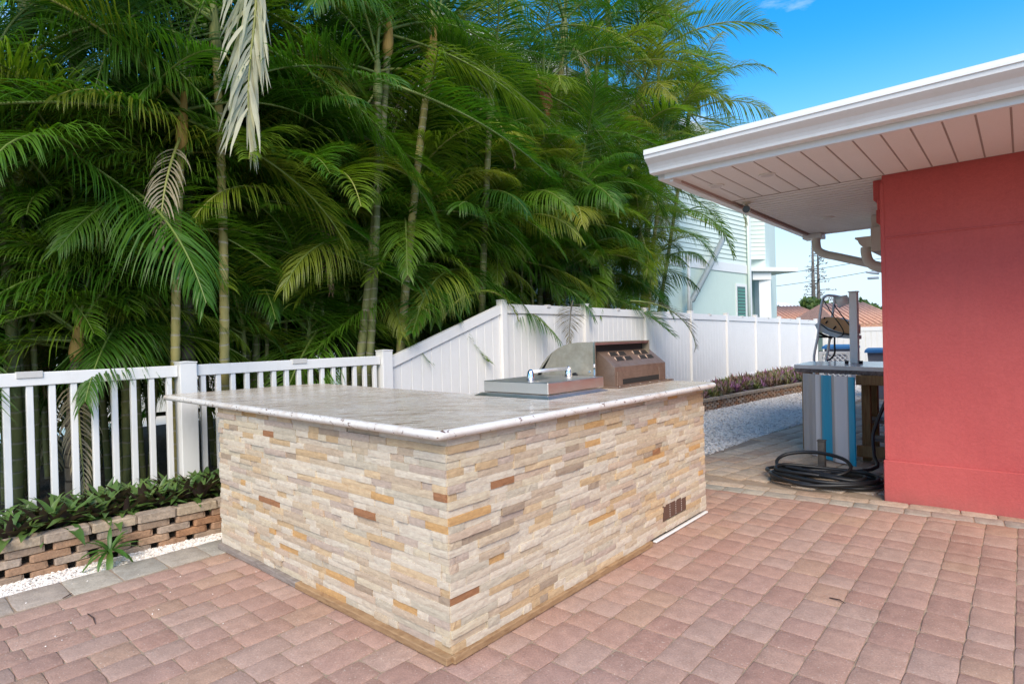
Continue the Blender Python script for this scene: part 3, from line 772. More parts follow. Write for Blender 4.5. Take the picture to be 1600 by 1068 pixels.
# ================================================================ FENCES
FX = -5.0; PW = 1.868
pf = thing('picket_fence', (FX, .7, .16), 'white vinyl picket fence running in front of the palms', 'fence')
posts_y = [-.16, 1.786, 3.70]
def fpost(parent, y, ztop, name='post', w_=.125, cap=True, zb=.0):
    p_ = MB().box((FX - w_ / 2, y - w_ / 2, zb), (FX + w_ / 2, y + w_ / 2, ztop), bev=.004).build(name, VINYL, parent)
    if cap:
        c_ = MB(); e = w_ / 2 + .004; c_.box((FX - e, y - e, ztop + .001), (FX + e, y + e, ztop + .012), bev=.003)
        k = len(c_.v); c_.v += [(FX - e * .9, y - e * .9, ztop + .012), (FX + e * .9, y - e * .9, ztop + .012), (FX + e * .9, y + e * .9, ztop + .012), (FX - e * .9, y + e * .9, ztop + .012), (FX, y, ztop + .020)]
        for q in ((0, 1, 4), (1, 2, 4), (2, 3, 4), (3, 0, 4)): c_.face([k + i for i in q])
        c_.build('post_cap', VINYL, p_)
fpost(pf, -.16, 1.17); fpost(pf, 1.786, 1.165)
PICK = MB().box((-.019, -.019, 0), (.019, .019, 1), bev=.003).mesh('picket', VINYL)
for ya, yb in ((-.09, 1.72), (1.852, 3.630)):
    rl = MB().box((FX - .028, ya, 1.062), (FX + .028, yb, 1.150), bev=.004).build('rail', VINYL, pf)
    MB().box((FX - .028, ya, .17), (FX + .028, yb, .235), bev=.004).build('rail', VINYL, pf)
    MB().box((FX - .012, .5 * (ya + yb) - .07, 1.115), (FX + .036, .5 * (ya + yb) + .07, 1.158), bev=.002).build('rail_clip', plastic('aged_clip', (.62, .60, .57)), rl) if ya < 0 or True else None
    n = 15; st = (yb - ya) / (n + .0)
    for k in range(n):
        y = ya + st * (k + .5)
        inst('picket', PICK, pf, Matrix.Translation((FX, y, .236)) @ Matrix.Diagonal((1, 1, 1.061 - .236, 1)))
pv = thing('privacy_fence', (FX, 8, .16), 'tall solid white vinyl fence with a sloping first panel and capped posts', 'fence')
py_ = [3.70, 5.54]
while py_[-1] < 20: py_.append(py_[-1] + PW)
def ftop(y): return 1.735 - max(0, y - 7.3) * .0095
for i, y in enumerate(py_):
    zt = 1.195 if i == 0 else ftop(y) + .04
    fpost(pv, y, zt, w_=.10 if i else .125)
BN = 12
for i, (ya, yb) in enumerate(zip(py_, py_[1:])):
    a_, b_ = ya + .063, yb - .052
    if i == 0:
        za, zb_ = 1.13, 1.72
        def tz(y): return za + (zb_ - za) * (y - a_) / (b_ - a_)
    else:
        def tz(y): return ftop(y)
    rl = MB(); rl.v += [(FX + s_ * .030, y, z) for s_ in (-1, 1) for (y, z) in ((a_, tz(a_)), (b_, tz(b_)), (b_, tz(b_) - .115), (a_, tz(a_) - .115))]
    for q in ((0, 1, 2, 3), (4, 5, 6, 7), (0, 1, 5, 4), (1, 2, 6, 5), (2, 3, 7, 6), (3, 0, 4, 7)): rl.face(list(q))
    rl.build('rail', VINYL, pv)
    MB().box((FX - .03, a_, .18), (FX + .03, b_, .30), bev=.003).build('rail', VINYL, pv)
    st = (b_ - a_) / BN; jb = MB()
    for k in range(BN):
        yy0, yy1 = a_ + st * k + .0012, a_ + st * (k + 1) - .0012
        q = MB() if i < 3 else jb; n0 = len(q.v); c = .004
        f0, f1 = yy0 + c, yy1 - c
        for y, xo in ((yy0, 0), (f0, c), (f1, c), (yy1, 0)):
            q.v.append((FX + .006 + xo, y, .301)); q.v.append((FX + .006 + xo, y, tz(y) - .1155))
        for m_ in range(3): q.face([n0 + 2 * m_, n0 + 2 * m_ + 2, n0 + 2 * m_ + 3, n0 + 2 * m_ + 1])
        for y in (yy0, yy1): q.v.append((FX - .012, y, .301)); q.v.append((FX - .012, y, tz(y) - .1155))
        q.face([n0 + 8, n0 + 9, n0 + 11, n0 + 10]); q.face([n0 + 1, n0 + 3, n0 + 5, n0 + 7, n0 + 11, n0 + 9])
        q.face([n0, n0 + 1, n0 + 9, n0 + 8]); q.face([n0 + 6, n0 + 7, n0 + 11, n0 + 10])
        if i < 3: q.build('board', VINYL, pv)
    if i >= 3: tag(jb.build('board_panel', VINYL, pv), kind='stuff')
    if i > 0: MB().box((FX - .02, (a_ + b_) / 2 - .04, tz((a_ + b_) / 2) - .03), (FX + .040, (a_ + b_) / 2 + .04, tz((a_ + b_) / 2) + .012), bev=.002).build('rail_clip', bpy.data.materials['aged_clip'], pv)
# fence across the far end
YE = 21.2
ef = thing('end_fence', (-2, YE, .1), 'white vinyl fence closing the far end of the gravel yard', 'fence')
x = -4.9; k = 0
while x < 2:
    z_ = 1.42
    p_ = MB().box((x - .06, YE - .06, 0), (x + .06, YE + .06, z_), bev=.004).build('post', VINYL, ef)
    MB().box((x - .07, YE - .07, z_ + .001), (x + .07, YE + .07, z_ + .03), bev=.006).build('post_cap', VINYL, p_)
    MB().box((x + .061, YE - .02, 1.23), (x + 1.78, YE + .03, 1.36), bev=.003).build('rail', VINYL, ef)
    MB().box((x + .061, YE - .02, .05), (x + 1.78, YE + .03, .17), bev=.003).build('rail', VINYL, ef)
    jb = MB()
    for q in range(11): jb.box((x + .063 + q * .156, YE - .008, .171), (x + .063 + q * .156 + .150, YE + .01, 1.229), bev=.003)
    tag(jb.build('board_panel', VINYL, ef), kind='stuff'); x += 1.842
print('fences done')

# ================================================================ CORAL HOUSE WITH ITS EAVE
hz = 2.454; WX, WY = -.795, 5.226
ho = thing('coral_house', (1.5, 7, 0), 'coral red stucco house corner under a deep white eave', 'house')
b = MB().poly([(WX, WY), (6.5, WY), (6.5, 13), (WX, 13)], -.05, hz + .6)
b.build('wall', CORAL, ho)
b = MB().box((WX - .022, WY - .024, -.05), (6.5, WY - .0005, .300), bev=.006); b.build('plinth', CORAL, ho)
b = MB().box((WX + .02, WY - .008, 1.978), (6.4, WY - .0004, 1.990), bev=.003); b.build('stucco_band', CORAL, ho)
b = MB().box((WX - .014, WY - .006, .302), (WX + .012, WY - .0004, 2.40), bev=.002); b.build('corner_bead', CORAL, ho)
b = MB().box((WX - .012, WY - .004, -.02), (WX - .0225, WY - .06, .36)); 
# eave boards: front part runs along Y
x = -1.955 + .0; k = 0
while x < 6:
    w_ = .148
    MB().box((x + .003, 4.075, hz), (x + w_ - .007, 5.188, hz + .005), bev=.0015).build('soffit_panel', SOFFIT, ho); x += w_; k += 1
MB().box((-1.96, 4.07, hz + .0055), (6, 7.80, hz + .02)).build('soffit_backing', GROOVE, ho)
y = 5.197
while y < 7.70:
    MB().box((-1.905, y + .002, hz - .0), (WX + .002, min(y + .082, 7.72), hz + .004), bev=.0012).build('soffit_panel', SOFFIT_P, ho); y += .1015
MB().box((-1.93, 5.1885, hz - .004), (WX + .001, 5.1965, hz + .012)).build('soffit_joint', GROOVE, ho)
# front fascia and gutter
MB().box((-1.985, 4.030, hz - .012), (6, 4.062, hz + .15), bev=.003).build('fascia', GUTTER, ho)
gp = [(0, 0), (.062, 0), (.070, .004), (.074, .022), (.084, .040), (.102, .062), (.128, .080), (.146, .094), (.150, .118), (.158, .120), (.158, .136), (.146, .136), (.144, .128), (0, .128)]
gy = 4.029
b = MB().prism([(-u * 1.02, v) for u, v in gp], (-2.065, gy, hz + .030), (6, gy, hz + .030), ((0, 1, 0), (0, 0, 1))); b.build('gutter', GUTTER, ho)
# side (rake) fascia
MB().box((-1.962, 4.063, hz - .030), (-1.932, 7.80, hz + .14), bev=.003).build('fascia', GUTTER, ho)
MB().box((-1.9315, 4.2, hz - .014), (-1.921, 7.72, hz + .011), bev=.002).build('soffit_channel', mat('reflection_tint_channel', (.45, .33, .29), .6), ho)  # brownish pink colour paints in the reflection on the inner face
MB().box((-2.055, 4.06, hz - .002), (-1.9625, 7.86, hz + .13), bev=.01).build('gutter', GUTTER, ho)
MB().box((-1.99, 7.64, hz - .06), (-1.78, 7.84, hz - .0035), bev=.006).build('gutter_outlet', GUTTER, ho)
MB().box((-1.95, 7.7255, hz - .008), (WX, 7.80, hz + .0115), bev=.003).build('fascia', GUTTER, ho)
# roof above
b = MB(); b.v += [(-2.07, 3.88, hz + .168), (6, 3.88, hz + .168), (6, 9, hz + 1.5), (-2.07, 9, hz + 1.5), (-2.07, 3.88, hz + .19), (6, 3.88, hz + .19), (6, 9, hz + 1.53), (-2.07, 9, hz + 1.53)]
for q in ((0, 3, 2, 1), (4, 5, 6, 7), (0, 1, 5, 4), (1, 2, 6, 5), (2, 3, 7, 6), (3, 0, 4, 7)): b.face(list(q))
b.build('roof', WHITEP, ho)
# recessed lights under the eave
for (lx, ly) in ((-1.80, 4.545), (-1.405, 4.51), (-1.50, 6.70)):
    d_ = MB().tube([(lx, ly, hz - .008), (lx, ly, hz - .0005)], .058, 24, smooth=False).build('downlight', SOFFIT_P, ho)
    MB().tube([(lx, ly, hz - .0095), (lx, ly, hz - .0085)], .044, 24, smooth=False).build('lens', plastic('lens_white', (.66, .62, .58)), d_)
# red corbels on the side of the corner
MB().box((WX - .075, 5.33, 2.30), (WX - .001, 5.46, 2.4535), bev=.004).build('corbel', CORAL, ho)
MB().box((WX - .045, 5.30, 2.215), (WX - .001, 5.46, 2.297), bev=.004).build('corbel', CORAL, ho)
b = MB(); q0 = [(0, .10), (0, .0), (.05, -.045), (.085, -.06), (.085, .10)]
b.prism(q0, (WX - .087, 5.52, 2.155), (WX - .087, 5.62, 2.155), ((1, 0, 0), (0, 0, 1))); b.build('corbel', CORAL, ho)
# white downpipe from the outlet
def bez(P, n=10):
    P = [Vector(p) for p in P]; o = []
    for i in range(len(P) - 1):
        p0, p1, p2, p3 = P[max(i - 1, 0)], P[i], P[i + 1], P[min(i + 2, len(P) - 1)]
        for k in range(n):
            t = k / n; o.append(.5 * ((2 * p1) + (-p0 + p2) * t + (2 * p0 - 5 * p1 + 4 * p2 - p3) * t * t + (-p0 + 3 * p1 - 3 * p2 + p3) * t ** 3))
    o.append(P[-1]); return o
PIPE = plastic('cream_pipe', (.74, .69, .61), .4)
pp = [(-1.85, 7.70, 2.40), (-1.85, 7.70, 2.33), (-1.83, 7.70, 2.25), (-1.75, 7.70, 2.195), (-1.62, 7.70, 2.15), (-1.18, 7.70, 1.995), (-.78, 7.70, 1.86)]
MB().tube(bez(pp, 6), .046, 14).build('downpipe', PIPE, ho)
# lower gutter end of the wing behind, with its own pipe
gy2 = 6.9
P1 = at(1331, 369, Y=gy2); P2 = at(1357, 371, Y=gy2)
b = MB(); s_ = [(-.12, .09), (-.125, .075), (-.10, .06), (-.085, .02), (-.05, -.02), (.02, -.02), (.02, .09)]
b.prism(s_, (P2.x + .0, gy2, P2.z - .075), (P2.x, gy2 + .5, P2.z - .075), ((1, 0, 0), (0, 0, 1))); b.build('lower_gutter', PIPE, ho)
MB().box((P2.x + .021, gy2 - .02, P2.z - .15), (WX - .002, gy2 + .5, P2.z + .10), bev=.006).build('lower_eave', PIPE, ho)
MB().box((P2.x + .021, gy2 + .02, P2.z + .101), (P2.x + .12, gy2 + .4, hz - .002), bev=.006).build('eave_post', PIPE, ho)
pp = [(P2.x - .035, gy2 + .06, P2.z - .09), (P2.x - .035, gy2 + .06, P2.z - .15), (P2.x - .01, gy2 + .06, P2.z - .24), (P2.x + .06, gy2 + .06, P2.z - .30), (P2.x + .2, gy2 + .06, P2.z - .34), (WX + .01, gy2 + .06, P2.z - .40)]
MB().tube(bez(pp, 6), .048, 14).build('downpipe', PIPE, ho)

# security camera
sc_ = thing('security_camera', (-1.86, 5.33, hz), 'small security camera hanging from the corner of the eave', 'camera')
CAMB = mat('camera_body', (.62, .57, .46), .45)
MB().tube([(-1.845, 5.34, hz - .014), (-1.845, 5.34, hz - .001)], .035, 16, smooth=False).build('mount', CAMB, sc_)
MB().tube([(-1.845, 5.34, hz - .015), (-1.845, 5.34, hz - .05)], .013, 10).build('stem', CAMB, sc_)
fd = (Vector((-.3, 0, 1.9)) - Vector((-1.85, 5.33, hz - .07))).normalized()
c0 = Vector((-1.845, 5.34, hz - .065))
MB().tube([c0 - fd * .07, c0 - fd * .06, c0 + fd * .045, c0 + fd * .05], [.02, .03, .034, .034], 16).build('body', CAMB, sc_)
MB().tube([c0 + fd * .0505, c0 + fd * .058], .031, 16).build('lens', mat('lens_black', (.01, .01, .012), .08), sc_)

# ================================================================ WORK TABLE WITH THE STRIPED PANEL
tb = thing('work_table', (-1.35, 6.8, 0), 'outdoor work table on timber legs with a worn stone top beside the coral wall', 'table')
tz0 = .925
t0, t1 = Vector((-1.93, 6.75)), Vector((-.80, 6.36))
top = MB().poly([(-1.90, 6.86), (-.76, 6.40), (-.76, 7.75), (-1.93, 7.62)], tz0 - .035, tz0 + .004).build('table_top', [TTOP], tb)
MB().poly([(-1.885, 6.850), (-.76, 6.398), (-.76, 6.42), (-1.885, 6.875)], tz0 - .075, tz0 - .0355).build('edge_band', TEDGE, tb)
def post(x_, y_, w_=.09, z1=.845, nm='leg'): return MB().box((x_ - w_ / 2, y_ - w_ / 2, 0), (x_ + w_ / 2, y_ + w_ / 2, z1), bev=.005).build(nm, WOOD_P, tb)
post(-.95, 6.58); post(-1.86 + .06, 6.98); post(-1.22, 7.25); post(-.84, 7.3); post(-1.18, 6.66, .075)
MB().box((-1.24, 6.50, .755), (-.80, 6.535, .848), bev=.004).build('apron', WOOD_P, tb)
MB().box((-1.24, 6.49, .06), (-.80, 6.53, .17), bev=.004).build('stretcher', WOOD_P, tb)
MB().box((-1.24, 6.95, .33), (-.80, 7.2, .37), bev=.004).build('shelf', WOOD_G, tb)
MB().box((-1.24, 6.72, .18), (-.80, 6.95, .21), bev=.004).build('shelf', WOOD_G, tb)
pn = thing('striped_panel', (-1.5, 6.5, 0), 'tall bowed grey and bright blue striped sheet panel leaning against the work table', 'panel')
A_, B2 = Vector((-1.775, 6.74)), Vector((-1.205, 6.27)); dirp = (B2 - A_).normalized(); nrm = Vector((dirp.y, -dirp.x))
if nrm.y > 0: nrm = -nrm
strips = [(0, .05, GREYF), (.05, .30, GREYF), (.30, .40, WHITEF), (.40, .44, GREYF), (.44, .62, BLUEF), (.62, .68, GREYF), (.68, .88, WHITEF), (.88, .90, GREYF), (.90, 1.0, BLUEF)]
Lp = (B2 - A_).length
def pfun(t):
    bow = .035 * math.sin(math.pi * t) + .008 * math.cos(t * 26)
    return A_ + dirp * Lp * t + nrm * bow
for (ta, tb_, mt_) in strips:
    b = MB(); pts = []
    for k in range(5): 
        q = pfun(ta + (tb_ - ta - .004) * k / 4); pts.append(q)
    poly = [tuple(p) for p in pts] + [tuple(p - nrm * .012) for p in reversed(pts)]
    b.poly(poly, .005, tz0 - .078); b.build('strip', mt_, pn)
# hose
hp_ = []; r_ = random.Random(3); cx_, cy_ = -1.30, 5.50
nloop = 7
for k in range(nloop * 20):
    a = k / 20 * 2 * math.pi; lp = k / 20
    ax = .36 + .06 * math.sin(lp * 2.3) + .05 * math.sin(a * .37 + 1); ay = .22 + .05 * math.sin(lp * 1.7 + 1) + .04 * math.cos(a * .51)
    ox, oy = .06 * math.sin(lp * 1.9), .05 * math.cos(lp * 2.7)
    z = .020 + .007 * lp + .035 * max(0, math.sin(a * .5 + lp)) * (lp / nloop) + .012 * math.sin(a * 3 + lp)
    x_ = cx_ + ox + ax * math.cos(a - .3); y_ = cy_ + oy + ay * math.sin(a - .3) + .10 * math.cos(a - .3) * (1 if lp % 3 < 1.5 else -.6)
    hp_.append((x_, min(y_, 6.2), max(z, .019)))
last = hp_[-1]
big = []
for k in range(26):
    a = k / 25 * 2 * math.pi * 1.15 + 3.6; big.append((-1.42 + .30 * math.cos(a), 5.62 + .16 * math.sin(a), .12 + .075 * math.sin(a)))
tail = [(-1.02, 5.9, .07), (-1.03, 6.1, .16), (-1.05, 6.18, .32), (-1.0, 6.2, .5), (-.93, 6.22, .68), (-.87, 6.26, .76), (-.84, 6.3, .78)]
path = bez(hp_[::3] + big[::3] + tail, 4)
ho_ = MB().tube(path, .0155, 8).build('hose', BLACK)
tag(ho_, 'thick black hose coiled on the pavers at the foot of the striped panel', 'hose')
stn = thing('hose_stand', (-1.42, 5.95, 0), 'short square timber stub standing up inside the coiled black hose', 'timber stub')
MB().box((-1.455, 5.93, 0), (-1.395, 5.99, .27), bev=.004).build('post', woodm('old_stub', (.07, .06, .05), (.16, .14, .12)), stn)
MB().box((-1.46, 5.925, .2705), (-1.39, 5.995, .282), bev=.003).build('cap', bpy.data.materials['old_stub'], stn)

# pole on the table
pl_ = thing('metal_post', (-1.38, 7.2, tz0), 'square brushed metal post standing on the work table', 'post')
pb = at(1336, 556, Y=7.25)
MB().box((pb.x - .042, 7.21, tz0 + .005), (pb.x + .038, 7.29, 1.70), bev=.006).build('tube', GALV, pl_)
MB().box((pb.x - .05, 7.20, 1.7005), (pb.x + .046, 7.30, 1.712), bev=.003).build('cap', GALV, pl_)
for dx in (-.07, .065): MB().tube([(pb.x + dx, 7.19, tz0 + .005), (pb.x + dx, 7.19, tz0 + .035)], .02, 8).build('foot_clamp', BLACK, pl_)
MB().tube([(pb.x - .055, 7.25, 1.63), (pb.x - .16, 7.25, 1.60)], [.05, .065], 12).build('head', GALV, pl_)

# paddle board strapped to a bent tube rack, standing behind the table
rk = thing('board_rack', (-2.0, 9, 0), 'bent metal tube rack holding the orange paddle board behind the work table', 'rack')
def Q(px, py, Y): return at(px, py, Y=Y)
lt = [Q(1272, 568, 8.9), Q(1273, 550, 8.9), Q(1277, 530, 8.9), Q(1279, 515, 8.9), Q(1281, 495, 8.9), Q(1285, 470, 8.9), Q(1291, 462, 8.9), Q(1303, 462, 8.95), Q(1318, 465, 9.05), Q(1330, 467, 9.1)]
lt = [Vector((lt[0].x, lt[0].y, 0))] + lt
MB().tube(bez(lt, 5), .017, 10).build('frame_tube', GALV, rk)
rt = [Q(1291, 566, 9.2), Q(1293, 552, 9.2), Q(1296, 532, 9.2), Q(1298, 518, 9.2), Q(1301, 490, 9.2), Q(1304, 468, 9.2), Q(1303, 463, 9.0)]
rt = [Vector((rt[0].x, rt[0].y, 0))] + rt
MB().tube(bez(rt, 5), .017, 10).build('frame_tube', GALV, rk)
MB().tube([Q(1279, 520, 8.9), Q(1299, 528, 9.2)], .016, 8).build('cross_bar', BLACK, rk)
MB().tube([Q(1280, 526, 8.9), Q(1305, 526, 9.2)], .014, 8).build('cross_bar', BLACK, rk)
bd = thing('paddle_board', (-1.9, 9, 1.2), 'orange topped white paddle board strapped on edge in the tube rack', 'paddle board')
def board_poly(pxs, Y): return [Q(px, py, Y) for px, py in pxs]
hull = [(1273, 507), (1279, 503), (1290, 510), (1303, 516), (1320, 521), (1338, 524), (1338, 530), (1330, 529), (1305, 527), (1288, 521), (1276, 514)]
deck = [(1281, 501), (1284, 497), (1292, 495), (1310, 496), (1328, 503), (1338, 508), (1338, 522), (1330, 521.5), (1310, 519), (1292, 513), (1284, 507)]
def extr(poly_px, Y, dy, name, mt_, par):
    P = board_poly(poly_px, Y); b = MB(); n = len(P)
    b.v += [tuple(p) for p in P] + [tuple(p + Vector((0, dy, 0))) for p in P]
    b.face(list(range(n))); b.face([n + i for i in range(n)][::-1])
    for k in range(n): b.face([k, (k + 1) % n, n + (k + 1) % n, n + k])
    return b.build(name, mt_, par)
extr(hull, 8.98, .34, 'hull', WHITEP, bd)
dk = extr(deck, 9.0, .28, 'deck', mat('orange_deck', (.80, .42, .18), .55), bd)
MB().tube([Q(1282, 506, 8.97), Q(1294, 515, 8.97), Q(1312, 520.5, 8.97), Q(1335, 524, 8.97)], .008, 6).build('edge_line', BLACK, dk)
for a_, c_ in (((1287, 498), (1289, 495.5)), ((1290, 505), (1293, 501)), ((1302, 514), (1306, 509.5))):
    MB().tube([Q(*a_, 8.985), Q(*c_, 8.985)], .011, 6).build('grip', BLACK, dk)
MB().tube(bez([Q(1286, 467, 8.86), Q(1300, 490, 8.86), Q(1313, 508, 8.86), Q(1318, 518, 8.88), Q(1316, 524, 8.9), Q(1308, 527, 8.95)], 5), .0075, 6).build('strap', BLACK, bd)
MB().tube(bez([Q(1303, 476, 9.0), Q(1318, 496, 8.9), Q(1332, 514, 8.86), Q(1340, 522, 8.86)], 5), .0075, 6).build('strap', BLACK, bd)
MB().tube(bez([Q(1304, 527, 8.95), Q(1304, 540, 8.93), Q(1304, 552, 8.93), Q(1298, 560, 8.93), Q(1292, 563, 8.9)], 5), .013, 6).build('strap', BLACK, bd)
# bins with blue lids, lattice screen
BIN = plastic('grey_bin_plastic', (.22, .22, .26), .5); LIDB = plastic('blue_lid_plastic', (.035, .13, .30), .4)
def bin_(pxa, pxb, pylid, Y, lab):
    a_ = at(pxa, pylid, Y=Y); c_ = at(pxb, pylid, Y=Y); t = thing('wheelie_bin', ((a_.x + c_.x) / 2, Y + .3, 0), lab, 'bin', 'bins near the end fence')
    zl = a_.z
    bb = MB(); ins = .06
    bb.v += [(a_.x + ins, Y + ins, 0), (c_.x - ins, Y + ins, 0), (c_.x - ins, Y + .6 - ins, 0), (a_.x + ins, Y + .6 - ins, 0), (a_.x, Y, zl), (c_.x, Y, zl), (c_.x, Y + .6, zl), (a_.x, Y + .6, zl)]
    for q in ((0, 3, 2, 1), (4, 5, 6, 7), (0, 1, 5, 4), (1, 2, 6, 5), (2, 3, 7, 6), (3, 0, 4, 7)): bb.face(list(q))
    bb.build('body', BIN, t)
    MB().prism([(-.05, 0), (.66, 0), (.62, .05), (.3, .085), (0, .05)], (a_.x - .04, Y, zl + .002), (c_.x + .04, Y, zl + .002), ((0, 1, 0), (0, 0, 1))).build('lid', LIDB, t)
bin_(1288, 1330, 545, 13.2, 'grey wheelie bin with a blue lid behind the white lattice screen')
bin_(1355, 1392, 551, 12.6, 'grey wheelie bin with a blue lid beside the coral wall')
lt_ = thing('lattice_screen', (-2.7, 12.4, 0), 'low white lattice screen in front of the first bin', 'screen')
a_ = at(1280, 549, Y=12.3); c_ = at(1329, 549, Y=12.3); zt_ = a_.z; wdt = c_.x - a_.x
for q0_, q1_ in (((a_.x, 12.28, zt_ - .05), (c_.x, 12.32, zt_)), ((a_.x, 12.28, .05), (c_.x, 12.32, .1)), ((a_.x, 12.28, .101), (a_.x + .05, 12.32, zt_ - .051)), ((c_.x - .05, 12.28, .101), (c_.x, 12.32, zt_ - .051))):
    MB().box(q0_, q1_).build('frame', VINYL, lt_)
b = MB(); h_ = zt_ - .15
for s_ in (1, -1):
    k = -h_
    while k < wdt:
        # diagonal slats clipped to the frame
        u0, u1 = k, k + h_; z0_, z1_ = (0, h_) if s_ > 0 else (h_, 0)
        if u0 < 0: f_ = -u0 / h_; z0_ = z0_ + (z1_ - z0_) * f_; u0 = 0
        if u1 > wdt: f_ = (u1 - wdt) / h_; z1_ = z1_ - (z1_ - (0 if s_ > 0 else h_)) * f_; u1 = wdt
        b.tube([(a_.x + u0, 12.30 + .006 * s_, .1 + z0_), (a_.x + u1, 12.30 + .006 * s_, .1 + z1_)], .013, 4); k += .085
tag(b.build('lattice_slats', VINYL, lt_), kind='stuff')
print('yard objects done')

# ================================================================ PLANTS
def leaf_mesh(name, mt_, L=1.0, W=.2, droop=.5, fold=.3, seg=4):
    b = MB(); z = 0; x = 0; e = 0
    for i in range(seg + 1):
        t = i / seg; w_ = W * math.sin(math.pi * min(1, (t * .85 + .12))) ** .8 if i < seg else .004
        for s_ in (-1, 0, 1): b.v.append((x, s_ * w_ / 2, z + abs(s_) * w_ * fold))
        a = -droop * t * 1.3; x += L / seg * math.cos(a); z += L / seg * math.sin(a)
    for i in range(seg):
        for k in (0, 1):
            a = i * 3 + k; b.face([a, a + 3, a + 4, a + 1], 0, 0, True)
    return b.mesh(name, mt_)
RL = [leaf_mesh('leaf', ROSE, 1, .185, .5 + .25 * k, .18 + .05 * k) for k in range(3)]
SL = [leaf_mesh('leaf', SPIKE, 1, .16, .7 + .3 * k, .2) for k in range(2)]
def rosette(name, loc, n, size, lab, cat, group, leaves, emin=8, emax=78, rr=rnd):
    t = thing(name, loc, lab, cat, group)
    for k in range(n):
        f_ = k / n; az = k * 2.399 + rr.uniform(-.3, .3); el = R(emax - (emax - emin) * (1 - f_) + rr.uniform(-8, 8)) if False else R(emin + (emax - emin) * f_ + rr.uniform(-8, 8))
        s_ = size * (1.05 - .35 * f_) * rr.uniform(.85, 1.12)
        M = Matrix.Translation(Vector(loc) + Vector((math.cos(az), math.sin(az), 0)) * .012) @ Euler((rr.uniform(-.2, .2), -el, az)).to_matrix().to_4x4() @ Matrix.Diagonal((s_, s_, s_, 1))
        inst('leaf', rr.choice(leaves), t, M)
    return t
spots = []
rr = random.Random(17)
for i in range(15):
    y = .62 + i * .088 + rr.uniform(-.02, .02)
    spots.append((-4.555 + rr.uniform(-.03, .03), y, .165)); 
    spots.append((-4.70 + rr.uniform(-.04, .04), y + .04, .17)); 
for i in range(12): spots.append((-4.83 + rr.uniform(-.03, .03), .62 + i * .11, .17))
for i, (x_, y_, z_) in enumerate(spots):
    rosette('rosette_plant', (x_, y_, z_), 16, rr.uniform(.22, .33), 'green rosette plant with purple-backed leaves in the bed between picket fence and block wall', 'plant', 'rosette plants under the picket fence', RL, 24, 82, rr=rr)
rosette('strap_leaf_plant', (-4.20, 1.045, .07), 20, .20, 'bright green strap-leaved plant growing out over the low block wall', 'plant', None, SL, -25, 75)
# purple bed at the right: ground cover
b = MB(); r_ = random.Random(9)
for i in range(620):
    y = 8.4 + 9.5 * r_.random(); xf = interp(PL, y) - .12; x_ = r_.uniform(-4.93, xf); sz = r_.uniform(.16, .27); hgt = .165
    rv = r_.random() * .998 + .001; rv0 = rv
    for k in range(15):
        az = r_.random() * 6.28; el = r_.uniform(.35, 1.35); L = sz * r_.uniform(.7, 1.1); W = L * .13
        d_ = Vector((math.cos(az) * math.cos(el), math.sin(az) * math.cos(el), math.sin(el))); sv = Vector((-math.sin(az), math.cos(az), 0)) * W / 2
        p0 = Vector((x_, y, hgt)); p1 = p0 + d_ * L * .55; p2 = p0 + d_ * L + Vector((0, 0, -.25 * L * math.cos(el)))
        n0 = len(b.v); b.v += [tuple(p0 - sv * .5), tuple(p0 + sv * .5), tuple(p1 + sv), tuple(p1 - sv), tuple(p2)]
        rv = min(.999, max(.001, rv0 + r_.uniform(-.04, .04)))
        b.face([n0, n0 + 1, n0 + 2, n0 + 3], 0, rv); b.face([n0 + 3, n0 + 2, n0 + 4], 0, rv)
tag(b.build('purple_ground_cover', PURP, fix=False), 'low bed of purple and olive spiky plants in front of the tall white fence', 'ground cover', kind='stuff')

